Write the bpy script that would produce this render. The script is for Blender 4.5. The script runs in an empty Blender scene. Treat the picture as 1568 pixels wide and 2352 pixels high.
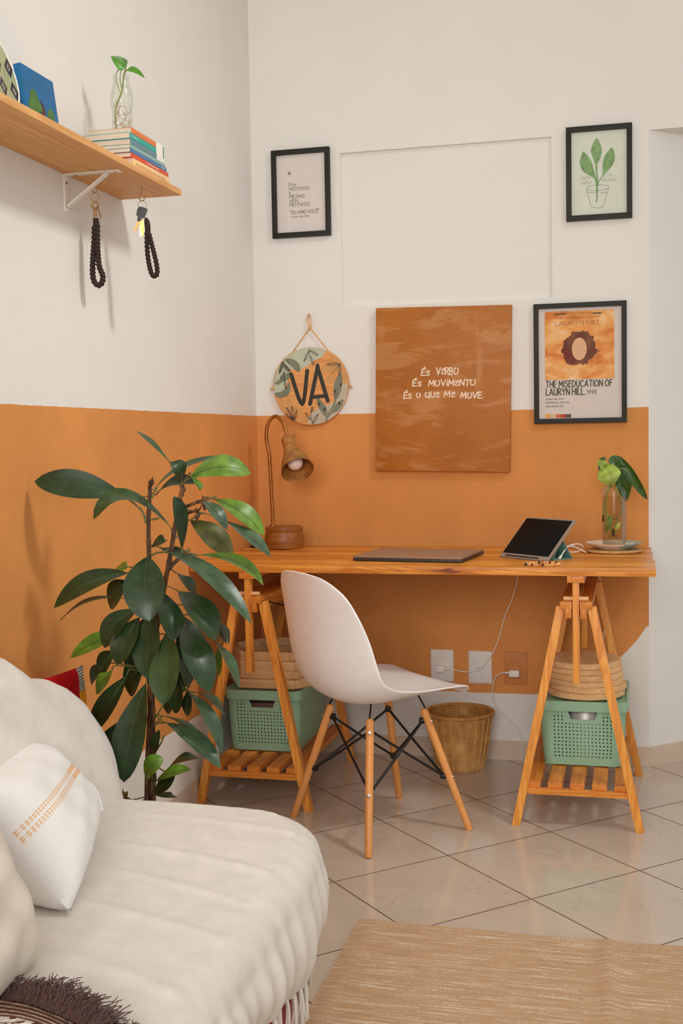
import bpy, bmesh, math, random
from mathutils import Vector as V, Matrix

# ------------------------------------------------------------------ camera, world, light
sc = bpy.context.scene
COL = sc.collection
sc.view_settings.view_transform = 'Standard'
sc.view_settings.look = 'None'
sc.view_settings.gamma = 1
sc.view_settings.use_curve_mapping = False
sc.view_settings.exposure = 0.15
cam = bpy.data.cameras.new('camera'); camo = bpy.data.objects.new('camera', cam); COL.objects.link(camo)
cam.sensor_fit = 'VERTICAL'; cam.sensor_height = 36; cam.lens = 2688.0444 / 2352 * 36
cam.clip_start = 0.05
RIGHT, UP, FWD = V((0.9701, 0.2422, -0.0177)), V((0.0020, 0.0649, 0.9979)), V((-0.2428, 0.9681, -0.0624))
RIGHT = UP.cross(-FWD).normalized(); FWD.normalize(); UP = RIGHT.cross(FWD).normalized()
mw = Matrix((RIGHT, UP, -FWD)).transposed().to_4x4(); mw.translation = V((1.4066, -4.2984, 1.2))
camo.matrix_world = mw
sc.camera = camo

world = bpy.data.worlds.new('daylight'); sc.world = world; world.use_nodes = True
bg = world.node_tree.nodes['Background']; bg.inputs[0].default_value = (1.0, 0.97, 0.93, 1); bg.inputs[1].default_value = 0.54

def area(name, loc, target, sx, sy, power, col):
    l = bpy.data.lights.new(name, 'AREA'); l.shape = 'RECTANGLE'; l.size = sx; l.size_y = sy; l.energy = power; l.color = col
    o = bpy.data.objects.new(name, l); COL.objects.link(o); o.location = loc
    o.rotation_euler = (V(target) - V(loc)).to_track_quat('-Z', 'Y').to_euler()
    return o
hk = area('high_window_light', (2.85, -2.0, 3.95), (0.2, -1.35, 1.2), .45, .45, 8.2, (1.0, .98, .945))
hk.data.spread = math.radians(66)
area('front_window_light', (1.3, -6.6, 2.2), (.8, -.3, .8), 2.4, 1.7, 116, (1.0, .995, .985))

# ------------------------------------------------------------------ materials
def lin(c):
    def f(v):
        v /= 255
        return v / 12.92 if v <= .04045 else ((v + .055) / 1.055) ** 2.4
    return (f(c[0]), f(c[1]), f(c[2]), 1)
class NT:
    def __init__(s, m):
        s.t = m.node_tree; s.n = s.t.nodes; s.l = s.t.links; s.b = s.n['Principled BSDF']; s.out = s.n['Material Output']
    def new(s, typ, **kw):
        n = s.n.new(typ)
        for k, v in kw.items(): setattr(n, k, v)
        return n
    def link(s, a, b): s.l.new(a, b)
    def obj(s): return s.new('ShaderNodeTexCoord').outputs['Object']
    def uv(s): return s.new('ShaderNodeTexCoord').outputs['UV']
    def mapping(s, src, scale=(1, 1, 1), loc=(0, 0, 0), rot=(0, 0, 0)):
        m = s.new('ShaderNodeMapping'); s.link(src, m.inputs[0]); m.inputs[1].default_value = loc; m.inputs[2].default_value = rot; m.inputs[3].default_value = scale
        return m.outputs[0]
    def noise(s, src, scale, detail=3, rough=.55, dist=0):
        n = s.new('ShaderNodeTexNoise'); s.link(src, n.inputs['Vector']); n.inputs['Scale'].default_value = scale; n.inputs['Detail'].default_value = detail
        n.inputs['Roughness'].default_value = rough; n.inputs['Distortion'].default_value = dist
        return n.outputs[0]
    def math(s, op, a, b=None, c=None):
        n = s.new('ShaderNodeMath', operation=op)
        for i, v in enumerate((a, b, c)):
            if v is None: continue
            if isinstance(v, (int, float)): n.inputs[i].default_value = v
            else: s.link(v, n.inputs[i])
        return n.outputs[0]
    def ramp(s, fac, stops):
        r = s.new('ShaderNodeValToRGB'); s.link(fac, r.inputs[0]); e = r.color_ramp.elements
        while len(e) < len(stops): e.new(.5)
        for i, (p, c) in enumerate(stops): e[i].position = p; e[i].color = c
        return r.outputs[0]
    def mix(s, fac, a, b):
        n = s.new('ShaderNodeMix', data_type='RGBA')
        for i, v in ((0, fac), (6, a), (7, b)):
            if isinstance(v, (int, float)): n.inputs[i].default_value = v
            elif isinstance(v, tuple): n.inputs[i].default_value = v
            else: s.link(v, n.inputs[i])
        return n.outputs[2]
    def sep(s, src):
        n = s.new('ShaderNodeSeparateXYZ'); s.link(src, n.inputs[0]); return n.outputs
    def bump(s, h, strength=.3, dist=.01):
        b = s.new('ShaderNodeBump'); s.link(h, b.inputs['Height']); b.inputs['Strength'].default_value = strength; b.inputs['Distance'].default_value = dist
        s.link(b.outputs[0], s.b.inputs['Normal'])
def newmat(name, rough=.6, metal=0, spec=.5):
    m = bpy.data.materials.new(name); m.use_nodes = True; t = NT(m)
    t.b.inputs['Roughness'].default_value = rough; t.b.inputs['Metallic'].default_value = metal; t.b.inputs['Specular IOR Level'].default_value = spec
    return m, t
def thin_glass(name, tint=(255, 255, 255), boost=1.0):
    m = bpy.data.materials.new(name); m.use_nodes = True; n = m.node_tree.nodes; l = m.node_tree.links; n.remove(n['Principled BSDF'])
    tr = n.new('ShaderNodeBsdfTransparent'); tr.inputs[0].default_value = lin(tint); gl = n.new('ShaderNodeBsdfGlossy'); gl.inputs['Roughness'].default_value = .03
    fr = n.new('ShaderNodeFresnel'); fr.inputs[0].default_value = 1.45; mu = n.new('ShaderNodeMath'); mu.operation = 'MULTIPLY'; mu.inputs[1].default_value = boost; l.new(fr.outputs[0], mu.inputs[0])
    mx = n.new('ShaderNodeMixShader'); l.new(mu.outputs[0], mx.inputs[0]); l.new(tr.outputs[0], mx.inputs[1]); l.new(gl.outputs[0], mx.inputs[2]); l.new(mx.outputs[0], n['Material Output'].inputs[0])
    return m
def dark(c, k): return tuple(max(0, min(255, v * k)) for v in c)
def plain(name, col, rough=.6, metal=0, spec=.5, var=.06, scale=30, bump=0, bscale=200):
    m, t = newmat(name, rough, metal, spec)
    o = t.obj()
    t.link(t.ramp(t.noise(o, scale), [(.3, lin(dark(col, 1 - var))), (.7, lin(dark(col, 1 + var)))]), t.b.inputs['Base Color'])
    if bump: t.bump(t.noise(o, bscale, 2), bump, .002)
    return m
def wood(name, c1, c2, axis='x', rough=.45, fine=60, long=2.5, ring=.16, island=0):
    m, t = newmat(name, rough, 0, .4)
    o = t.obj()
    def sc3(a, l): return {'x': (l, a, a), 'y': (a, l, a), 'z': (a, a, l)}[axis]
    n1 = t.noise(t.mapping(o, sc3(9, .6)), 1.6, 3, .6, 1.2)
    rings = t.math('SINE', t.math('MULTIPLY', n1, 55))
    n2 = t.noise(t.mapping(o, sc3(fine, long)), 3, 3, .6)
    f = t.math('ADD', t.math('MULTIPLY', rings, ring), t.math('ADD', n2, t.math('MULTIPLY', t.math('SUBTRACT', n1, .5), .7)))
    if island: f = t.math('ADD', f, t.math('MULTIPLY', t.math('SUBTRACT', t.new('ShaderNodeNewGeometry').outputs['Random Per Island'], .5), island))
    t.link(t.ramp(f, [(.22, lin(c2)), (.5, lin([(a + b) / 2 for a, b in zip(c1, c2)])), (.74, lin(c1))]), t.b.inputs['Base Color'])
    t.bump(n2, .08, .002)
    return m
def glass(name, col=(255, 255, 255), ior=1.45, rough=0):
    m, t = newmat(name, rough, 0, .5)
    t.b.inputs['Base Color'].default_value = lin(col); t.b.inputs['Transmission Weight'].default_value = 1; t.b.inputs['IOR'].default_value = ior
    return m

# ------------------------------------------------------------------ mesh helpers (world coordinates)
def org(o):
    v = V((0, 0, 0))
    while o: v += o.location; o = o.parent
    return v
def obj(name, bm, mats, parent=None, smooth=40, label=None, recalc=True, loc=None):
    if recalc: bmesh.ops.recalc_face_normals(bm, faces=bm.faces)
    if smooth:
        a = math.radians(smooth)
        for f in bm.faces: f.smooth = True
        for e in bm.edges:
            if len(e.link_faces) == 2 and e.calc_face_angle(0) > a: e.smooth = False
    off = org(parent) if parent else (V(loc) if loc else V((0, 0, 0)))
    if off.length: bmesh.ops.translate(bm, verts=bm.verts, vec=-off)
    me = bpy.data.meshes.new(name); bm.to_mesh(me); bm.free()
    for m in (mats if isinstance(mats, (list, tuple)) else [mats]): me.materials.append(m)
    o = bpy.data.objects.new(name, me); COL.objects.link(o)
    if parent: o.parent = parent
    elif loc: o.location = loc
    if label: o['label'] = label
    return o
def tag(o, label, cat, group=None, kind=None):
    o['label'] = label; o['category'] = cat
    if group: o['group'] = group
    if kind: o['kind'] = kind
    return o
def thing(name, label, cat, loc, group=None):
    o = bpy.data.objects.new(name, None); COL.objects.link(o); o.location = loc; o.empty_display_size = .05
    return tag(o, label, cat, group)
def struct(name, bm, mats, smooth=0):
    o = obj(name, bm, mats, None, smooth); o['kind'] = 'structure'; return o
def BM(): return bmesh.new()
def bx(bm, c, s, rot=None, bev=.002, mi=0):
    """box, centre c, full size s, optional 3x3 rotation"""
    r = bmesh.ops.create_cube(bm, size=1)
    vs = r['verts']
    bmesh.ops.scale(bm, verts=vs, vec=s)
    fs = {f for v in vs for f in v.link_faces}
    if bev:
        es = list({e for v in vs for e in v.link_edges})
        q = bmesh.ops.bevel(bm, geom=es, offset=min(bev, min(s) * .45), segments=2, affect='EDGES', profile=.7)
        vs = list({v for f in q['faces'] for v in f.verts}); fs = {f for v in vs for f in v.link_faces}; vs = list({v for f in fs for v in f.verts})
    for f in fs: f.material_index = mi
    if rot is not None: bmesh.ops.transform(bm, verts=vs, matrix=rot.to_4x4())
    bmesh.ops.translate(bm, verts=vs, vec=c)
def frame_of(d, up=V((0, 0, 1))):
    d = d.normalized(); x = up.cross(d)
    if x.length < 1e-4: x = V((1, 0, 0)).cross(d)
    if x.length < 1e-4: x = V((0, 1, 0))
    x.normalize(); y = d.cross(x)
    return Matrix((x, y, d)).transposed()
def bar(bm, a, b, w, h, bev=.002, up=V((0, 1, 0)), mi=0):
    """square bar from a to b, w across, h along `up`"""
    a = V(a); b = V(b); bx(bm, (a + b) / 2, (w, h, (b - a).length), frame_of(b - a, up), bev, mi)
def tube(bm, pts, rad, n=8, cap=True, closed=False, mi=0):
    pts = [V(p) for p in pts]; k = len(pts); rings = []; prev = None
    for i, p in enumerate(pts):
        if closed: d = pts[(i + 1) % k] - pts[i - 1]
        else: d = pts[min(i + 1, k - 1)] - pts[max(i - 1, 0)]
        d.normalize()
        if prev is None: x = d.orthogonal().normalized()
        else:
            x = prev - d * prev.dot(d)
            x = x.normalized() if x.length > 1e-6 else d.orthogonal().normalized()
        prev = x; y = d.cross(x)
        r = rad[i] if isinstance(rad, (list, tuple)) else rad
        rings.append([bm.verts.new(p + (x * math.cos(2 * math.pi * j / n) + y * math.sin(2 * math.pi * j / n)) * r) for j in range(n)])
    for i in range(k if closed else k - 1):
        a, b = rings[i], rings[(i + 1) % k]
        for j in range(n):
            f = bm.faces.new((a[j], a[(j + 1) % n], b[(j + 1) % n], b[j])); f.material_index = mi
    if cap and not closed:
        for rg in (rings[0], rings[-1]):
            f = bm.faces.new(rg); f.material_index = mi
def cr(pts, n=6, closed=False):
    """smooth curve through points"""
    pts = [V(p) for p in pts]; k = len(pts); out = []
    rng = range(k) if closed else range(k - 1)
    for i in rng:
        g = (lambda j: pts[j % k]) if closed else (lambda j: pts[max(0, min(k - 1, j))])
        p0, p1, p2, p3 = g(i - 1), g(i), g(i + 1), g(i + 2)
        for s in range(n):
            t = s / n
            out.append(.5 * ((2 * p1) + (p2 - p0) * t + (2 * p0 - 5 * p1 + 4 * p2 - p3) * t * t + (-p0 + 3 * p1 - 3 * p2 + p3) * t ** 3))
    if not closed: out.append(pts[-1])
    return out
def lathe(bm, prof, c=(0, 0, 0), n=40, mat=None, mi=0):
    """profile of (r, h) turned about an axis through c (z, or the third column of mat)"""
    rings = []; vs = []
    for r, h in prof:
        if r < 1e-6: ring = [bm.verts.new((0, 0, h))]
        else: ring = [bm.verts.new((r * math.cos(2 * math.pi * j / n), r * math.sin(2 * math.pi * j / n), h)) for j in range(n)]
        rings.append(ring); vs += ring
    for a, b in zip(rings, rings[1:]):
        for j in range(n):
            k = (j + 1) % n
            if len(a) == 1 and len(b) == 1: break
            if len(a) == 1: f = bm.faces.new((a[0], b[j], b[k]))
            elif len(b) == 1: f = bm.faces.new((a[j], a[k], b[0]))
            else: f = bm.faces.new((a[j], a[k], b[k], b[j]))
            f.material_index = mi
    if mat is not None: bmesh.ops.transform(bm, verts=vs, matrix=mat.to_4x4())
    bmesh.ops.translate(bm, verts=vs, vec=c)
def prism(bm, poly, o, ux, uy, th, mi=0, mi_side=None):
    """extruded outline: poly of 2D points in the plane (o, ux, uy), thickness th along ux x uy"""
    ux = V(ux); uy = V(uy); nz = ux.cross(uy).normalized(); o = V(o)
    a = [bm.verts.new(o + ux * x + uy * y) for x, y in poly]
    b = [bm.verts.new(v.co + nz * th) for v in a]
    f = bm.faces.new(b); f.material_index = mi
    f = bm.faces.new(a[::-1]); f.material_index = mi
    k = len(a)
    for i in range(k):
        f = bm.faces.new((a[i], a[(i + 1) % k], b[(i + 1) % k], b[i])); f.material_index = mi if mi_side is None else mi_side
def flat(bm, poly, o, ux, uy, mi=0):
    ux = V(ux); uy = V(uy); o = V(o)
    vs = [bm.verts.new(o + ux * x + uy * y) for x, y in poly]
    f = bm.faces.new(vs); f.material_index = mi
    f.normal_update()
    if f.normal.dot(ux.cross(uy)) < 0: f.normal_flip()
def ribbon(bm, pts, w, o, ux, uy, mi=0):
    """flat pen stroke with round ends in a plane; pts 2D"""
    pts = [(float(p[0]), float(p[1])) for p in pts]
    n = V(ux).cross(V(uy)).normalized(); LAY[0] = (LAY[0] + 1) % 9; o = V(o) + n * (LAY[0] * 3e-5); k = 0
    pts = [p for i, p in enumerate(pts) if i == 0 or math.dist(p, pts[i - 1]) > 1e-6]
    if len(pts) < 2: pts = [pts[0], (pts[0][0] + 1e-5, pts[0][1])]
    # one smooth strip between sharp corners, so that nothing overlaps in one plane
    runs = [[pts[0]]]
    for i in range(1, len(pts)):
        runs[-1].append(pts[i])
        if i < len(pts) - 1:
            a = (pts[i][0] - pts[i - 1][0], pts[i][1] - pts[i - 1][1]); b = (pts[i + 1][0] - pts[i][0], pts[i + 1][1] - pts[i][1])
            if a[0] * b[0] + a[1] * b[1] < .55 * math.hypot(*a) * math.hypot(*b): runs.append([pts[i]])
    for r in runs:
        k += 1; oo = o + n * (k * 4e-6); L = []; R = []
        for i, (x, y) in enumerate(r):
            a = r[max(0, i - 1)]; b = r[min(len(r) - 1, i + 1)]; dx, dy = b[0] - a[0], b[1] - a[1]; l = math.hypot(dx, dy) or 1
            L.append((x - dy / l * w / 2, y + dx / l * w / 2)); R.append((x + dy / l * w / 2, y - dx / l * w / 2))
        def cap(p, q, c, sg):
            a0 = math.atan2(q[1] - c[1], q[0] - c[0]); return [(c[0] + w / 2 * math.cos(a0 + sg * j * math.pi / 6), c[1] + w / 2 * math.sin(a0 + sg * j * math.pi / 6)) for j in range(7)]
        flat(bm, cap(None, L[0], r[0], 1), oo, ux, uy, mi)
        for i in range(len(r) - 1): flat(bm, [R[i], R[i + 1], L[i + 1], L[i]], oo, ux, uy, mi)
        flat(bm, cap(None, L[-1], r[-1], -1), oo, ux, uy, mi)
LAY = [0]
def cr2(pts, n=5, closed=False): return [(p.x, p.y) for p in cr([(a, b, 0) for a, b in pts], n, closed)]

# hand-lettered alphabet: strokes of points; a leading 's' means a smooth stroke
O_ = ['s', (.5, 1), (.12, .8), (.02, .45), (.2, .08), (.5, 0), (.85, .15), (.97, .5), (.85, .85), (.5, 1)]
GL = {
 'A': (.8, [[(0, 0), (.42, 1), (.8, 0)], [(.14, .34), (.66, .34)]]),
 'B': (.62, [[(0, 0), (0, 1)], ['s', (0, 1), (.45, .95), (.5, .72), (.3, .54), (0, .54)], ['s', (0, .54), (.5, .48), (.6, .24), (.4, .02), (0, 0)]]),
 'C': (.7, [['s', (.7, .85), (.4, 1), (.08, .75), (.04, .35), (.3, 0), (.7, .12)]]),
 'D': (.7, [[(0, 0), (0, 1)], ['s', (0, 1), (.5, .9), (.7, .5), (.5, .1), (0, 0)]]),
 'E': (.52, [[(.52, 1), (0, 1), (0, 0), (.52, 0)], [(0, .52), (.44, .52)]]),
 'F': (.52, [[(.52, 1), (0, 1), (0, 0)], [(0, .52), (.42, .52)]]),
 'G': (.75, [['s', (.7, .85), (.4, 1), (.08, .75), (.04, .35), (.3, 0), (.7, .1), (.72, .42)], [(.72, .42), (.42, .42)]]),
 'H': (.66, [[(0, 0), (0, 1)], [(.66, 0), (.66, 1)], [(0, .52), (.66, .52)]]),
 'I': (.08, [[(.04, 0), (.04, 1)]]),
 'K': (.62, [[(0, 0), (0, 1)], [(.6, 1), (0, .42)], [(.2, .6), (.62, 0)]]),
 'L': (.5, [[(0, 1), (0, 0), (.5, 0)]]),
 'M': (.86, [[(0, 0), (.08, 1), (.43, .3), (.78, 1), (.86, 0)]]),
 'N': (.68, [[(0, 0), (0, 1), (.68, 0), (.68, 1)]]),
 'O': (.8, [['s'] + [(x * .8, y) for x, y in O_[1:]]]),
 'P': (.58, [[(0, 0), (0, 1)], ['s', (0, 1), (.5, .95), (.58, .72), (.4, .48), (0, .46)]]),
 'Q': (.82, [['s'] + [(x * .8, y) for x, y in O_[1:]], [(.5, .25), (.86, -.14)]]),
 'R': (.62, [[(0, 0), (0, 1)], ['s', (0, 1), (.5, .95), (.56, .74), (.4, .52), (0, .48)], [(.25, .5), (.62, 0)]]),
 'S': (.58, [['s', (.56, .88), (.3, 1), (.05, .82), (.18, .58), (.45, .45), (.56, .2), (.28, 0), (0, .12)]]),
 'T': (.68, [[(0, 1), (.68, 1)], [(.34, 1), (.34, 0)]]),
 'U': (.68, [['s', (0, 1), (.02, .35), (.2, .02), (.5, .02), (.66, .35), (.68, 1)]]),
 'V': (.76, [[(0, 1), (.38, 0), (.76, 1)]]),
 'Y': (.7, [[(0, 1), (.35, .48), (.7, 1)], [(.35, .48), (.35, 0)]]),
 'e': (.6, [['s', (.05, .4), (.4, .48), (.58, .66), (.42, .82), (.14, .72), (.02, .38), (.14, .06), (.4, 0), (.62, .12)]]),
 's': (.5, [['s', (.5, .62), (.28, .72), (.08, .58), (.2, .4), (.42, .28), (.44, .08), (.2, 0), (0, .06)]]),
 'r': (.45, [[(0, 0), (0, .66)], ['s', (0, .45), (.2, .66), (.45, .62)]]),
 'o': (.6, [['s'] + [(x * .6, y * .68) for x, y in O_[1:]]]),
 'i': (.1, [[(.05, 0), (.05, .8)], [(.05, 1.08), (.05, 1.1)]]),
 'b': (.55, [[(0, 0), (0, .74)], ['s', (0, .74), (.4, .7), (.42, .5), (0, .4)], ['s', (0, .4), (.5, .34), (.5, .06), (0, 0)]]),
 'm': (.75, [[(0, 0), (.1, .8), (.38, .25), (.66, .8), (.75, 0)]]),
 'u': (.6, [['s', (0, .7), (.02, .25), (.2, 0), (.45, .06), (.58, .35), (.6, .7)]]),
 '.': (.12, [[(.06, 0), (.06, .03)]]), ',': (.12, [[(.08, .05), (.02, -.15)]]), ':': (.12, [[(.06, .1), (.06, .12)], [(.06, .6), (.06, .62)]]),
 '"': (.3, [[(.05, 1.1), (.02, .88)], [(.2, 1.12), (.17, .9)]]), '-': (.4, [[(0, .45), (.4, .45)]]),
 '1': (.3, [[(0, .78), (.25, 1), (.25, 0)]]), '9': (.6, [['s', (.58, .7), (.3, .45), (.03, .7), (.3, 1), (.58, .75), (.5, .3), (.25, 0)]]),
 '8': (.6, [['s', (.3, .53), (.06, .76), (.3, 1), (.54, .76), (.3, .53), (.02, .25), (.3, 0), (.58, .25), (.3, .53)]]),
 '0': (.62, [['s'] + [(x * .62, y) for x, y in O_[1:]]]), '2': (.58, [['s', (.03, .78), (.3, 1), (.56, .75), (.4, .42), (0, 0)], [(0, 0), (.58, 0)]]),
}
ACC = {'É': ('E', [[(.2, 1.14), (.42, 1.32)]]), 'Ê': ('E', [[(.08, 1.12), (.26, 1.3), (.44, 1.12)]])}
def text(bm, s, x, y, h, w, o, ux, uy, gap=.2, wid=1, slant=0, jit=0, rise=0, mi=0, fit=None):
    """letters in a plane; x, y start on the baseline; fit = total width to fill"""
    rnd = random.Random(sum(map(ord, s)))
    def adv(c): return (.38 if c == ' ' else GL[ACC[c][0] if c in ACC else c][0] + gap)
    tot = sum(adv(c) for c in s) - gap
    if fit: wid = fit / (tot * h)
    cx = 0
    for c in s:
        if c != ' ':
            gw, st = (GL[c] if c not in ACC else (GL[ACC[c][0]][0], GL[ACC[c][0]][1] + ACC[c][1]))
            dy = rnd.uniform(-jit, jit) * h; sl = slant + rnd.uniform(-jit, jit)
            for k in st:
                p = cr2(k[1:], 4) if k[0] == 's' else k
                q = []
                for a, b in p:
                    X = (cx + a) * h * wid + sl * b * h
                    q.append((x + X, y + b * h + dy + rise * X))
                ribbon(bm, q, w, o, ux, uy, mi)
        cx += adv(c)
def leaf(bm, B, C, T, w, nrm, mi=0, cup=.12, wave=.0, shape=0, ns=12, two_sided=None):
    """leaf blade along the curve B-C-T, width w, facing nrm"""
    B, C, T, nrm = V(B), V(C), V(T), V(nrm); rows = []
    for i in range(ns + 1):
        t = i / ns
        p = B * (1 - t) ** 2 + C * 2 * t * (1 - t) + T * t * t
        d = ((C - B) * (1 - t) + (T - C) * t).normalized()
        n = (nrm - d * nrm.dot(d)); n = n.normalized() if n.length > 1e-5 else d.orthogonal().normalized()
        s = d.cross(n)
        if shape == 0: hw = w / 2 * (math.sin(math.pi * min(1, t ** 1.2)) ** .68) * (1 if t < .96 else .5)
        elif shape == 1: hw = w / 2 * min(1, (t * 6) ** .5 if t < .17 else 1) * (1 - max(0, (t - .2) / .8) ** 1.7)
        else: hw = w / 2 * math.sin(math.pi * min(1, .08 + .92 * t)) ** .6
        hw = max(hw, w * .012)
        rows.append([bm.verts.new(p + s * (hw * k) + n * (abs(k) ** 1.3 * hw * cup * 2 + wave * w * math.sin(t * 14 + k) * abs(k))) for k in (-1, -.55, 0, .55, 1)])
    for a, b in zip(rows, rows[1:]):
        for j in range(4):
            f = bm.faces.new((a[j], a[j + 1], b[j + 1], b[j])); f.material_index = mi

# ------------------------------------------------------------------ the setting
WHITE, TERRA = (228, 224, 217), (211, 141, 76)
def wall_mat(name, side):
    m, t = newmat(name, .75, 0, .25)
    o = t.obj(); x, y, z = t.sep(o)
    wob = t.math('MULTIPLY', t.math('SUBTRACT', t.noise(o, 14, 3), .5), .006)
    zz = t.math('ADD', z, wob)
    top = t.math('LESS_THAN', zz, 1.2935)
    if side == 'back':
        bot = t.math('GREATER_THAN', zz, .2485)
        right = t.math('LESS_THAN', x, 1.4555)
        # rounded lower right corner of the painted field
        r = t.math('SQRT', t.math('ADD', t.math('POWER', t.math('SUBTRACT', x, .98), 2), t.math('POWER', t.math('SUBTRACT', z, .79), 2)))
        corner = t.math('MAXIMUM', t.math('LESS_THAN', r, .545), t.math('MAXIMUM', t.math('GREATER_THAN', z, .51), t.math('LESS_THAN', x, .98)))
        paint = t.math('MULTIPLY', t.math('MULTIPLY', top, bot), t.math('MULTIPLY', right, corner))
    elif side == 'left':
        paint = t.math('MULTIPLY', top, t.math('GREATER_THAN', zz, .292))
    n = t.noise(o, 3.2, 4, .6)
    white = t.ramp(n, [(.3, lin(dark(WHITE, .985))), (.7, lin(WHITE))])
    if side == 'plain': t.link(white, t.b.inputs['Base Color'])
    else:
        n2 = t.noise(t.mapping(o, (1, 1, .8)), 2.2, 5, .65)
        terra = t.ramp(n2, [(.3, lin(dark(TERRA, .93))), (.7, lin(dark(TERRA, 1.05)))])
        chips = t.math('GREATER_THAN', t.noise(o, 55, 1), .80)
        terra = t.mix(t.math('MULTIPLY', chips, .5), terra, lin((226, 190, 150)))
        t.link(t.mix(paint, white, terra), t.b.inputs['Base Color'])
    t.bump(t.math('ADD', t.math('MULTIPLY', t.noise(o, 160, 2), .5), t.math('MULTIPLY', t.noise(o, 9, 4, .6), 2.2)), .16, .004)
    return m
m_wb, m_wl, m_wp = wall_mat('painted_wall_back', 'back'), wall_mat('painted_wall_left', 'left'), wall_mat('white_wall', 'plain')
CZ = 4.2
bm = BM()
def quad(bm, *p, mi=0):
    f = bm.faces.new([bm.verts.new(q) for q in p]); f.material_index = mi
NX0, NX1, NZ0, NZ1, ND = .348, 1.122, 1.693, 2.26, .013
CX, CZL = 1.457, 2.257
def wq(x0, x1, z0, z1): quad(bm, (x0, 0, z0), (x1, 0, z0), (x1, 0, z1), (x0, 0, z1))
wq(0, CX, 0, NZ0); wq(0, NX0, NZ0, NZ1); wq(NX1, CX, NZ0, NZ1); wq(0, CX, NZ1, CZ)
wq(CX, 3.2, CZL, CZ)
quad(bm, (NX0, ND, NZ0), (NX1, ND, NZ0), (NX1, ND, NZ1), (NX0, ND, NZ1))
quad(bm, (NX0, 0, NZ1), (NX0, ND, NZ1), (NX1, ND, NZ1), (NX1, 0, NZ1))
quad(bm, (NX0, 0, NZ0), (NX1, 0, NZ0), (NX1, ND, NZ0), (NX0, ND, NZ0))
quad(bm, (NX0, 0, NZ0), (NX0, ND, NZ0), (NX0, ND, NZ1), (NX0, 0, NZ1))
quad(bm, (NX1, 0, NZ0), (NX1, 0, NZ1), (NX1, ND, NZ1), (NX1, ND, NZ0))
DX, DY = CX + 1.743, 1.56      # far end of the slanting reveal
quad(bm, (CX, 0, CZL), (3.2, 0, CZL), (DX, DY, CZL))
struct('wall_back', bm, m_wb)
bm = BM(); quad(bm, (0, -5.6, 0), (0, 0, 0), (0, 0, CZ), (0, -5.6, CZ)); struct('wall_left', bm, m_wl)
bm = BM(); quad(bm, (CX, 0, 0), (DX, DY, 0), (DX, DY, CZL), (CX, 0, CZL)); struct('wall_right', bm, m_wp)
bm = BM(); quad(bm, (0, 0, CZ), (3.2, 0, CZ), (3.2, -5.6, CZ), (0, -5.6, CZ)); struct('ceiling', bm, m_wp)

m, t = newmat('glazed_floor_tile', .13, 0, .5)
o = t.obj(); x, y, z = t.sep(o)
TA, TS, TX, TY = math.radians(46.3566), .37644, .3657, -.4883
dx = t.math('SUBTRACT', x, TX); dy = t.math('SUBTRACT', y, TY)
u = t.math('DIVIDE', t.math('SUBTRACT', t.math('MULTIPLY', dx, math.cos(TA)), t.math('MULTIPLY', dy, math.sin(TA))), TS)
v = t.math('DIVIDE', t.math('ADD', t.math('MULTIPLY', dx, math.sin(TA)), t.math('MULTIPLY', dy, math.cos(TA))), TS)
def gl_(a): return t.math('ABSOLUTE', t.math('SUBTRACT', t.math('FRACT', t.math('ADD', a, .5)), .5))
line = t.math('LESS_THAN', t.math('MINIMUM', gl_(u), gl_(v)), .0052)
cell = t.new('ShaderNodeCombineXYZ'); t.link(t.math('FLOOR', u), cell.inputs[0]); t.link(t.math('FLOOR', v), cell.inputs[1])
wn = t.new('ShaderNodeTexWhiteNoise', noise_dimensions='3D'); t.link(cell.outputs[0], wn.inputs['Vector'])
va = t.new('ShaderNodeVectorMath', operation='ADD'); t.link(o, va.inputs[0])
vs_ = t.new('ShaderNodeVectorMath', operation='SCALE'); t.link(wn.outputs['Color'], vs_.inputs[0]); vs_.inputs['Scale'].default_value = 7
t.link(vs_.outputs[0], va.inputs[1]); tc = va.outputs[0]
vn = t.noise(tc, 5.5, 4, .55, .6)
vein = t.math('LESS_THAN', t.math('ABSOLUTE', t.math('SUBTRACT', vn, .5)), .0045)
vein = t.math('MULTIPLY', vein, t.math('GREATER_THAN', t.noise(tc, 4.2, 2), .52))
cloud = t.ramp(t.noise(tc, 4, 4, .6), [(.3, lin((195, 180, 163))), (.7, lin((207, 193, 176)))])
c = t.mix(t.math('MULTIPLY', vein, .34), cloud, lin((150, 132, 112)))
c = t.mix(line, c, lin((98, 72, 50)))
t.link(c, t.b.inputs['Base Color'])
t.link(t.math('ADD', .12, t.math('MULTIPLY', line, .6)), t.b.inputs['Roughness'])
t.bump(t.math('SUBTRACT', 1, line), .3, .002)
bm = BM(); quad(bm, (0, -5.6, 0), (3.2, -5.6, 0), (3.2, 1.6, 0), (0, 1.6, 0)); struct('floor', bm, m)
m_base = plain('baseboard_tile', (207, 186, 166), .35, var=.03, scale=6)
bm = BM(); bx(bm, (CX / 2 + .004, -.004, .036), (CX + .006, .008, .072), bev=.001); struct('baseboard_back', bm, m_base)
bm = BM(); bx(bm, (.004, -2.8, .044), (.008, 5.584, .088), bev=.001); struct('baseboard_left', bm, m_base)
bm = BM(); D = V((DX - CX, DY, 0)); L_ = D.length; D.normalize(); N_ = V((D.y, -D.x, 0))
bx(bm, V((CX, 0, .036)) + D * (L_ / 2) + N_ * .004, (L_, .008, .072), Matrix((D, V((-D.y, D.x, 0)), V((0, 0, 1)))).transposed(), .001); struct('baseboard_right', bm, m_base)

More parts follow.
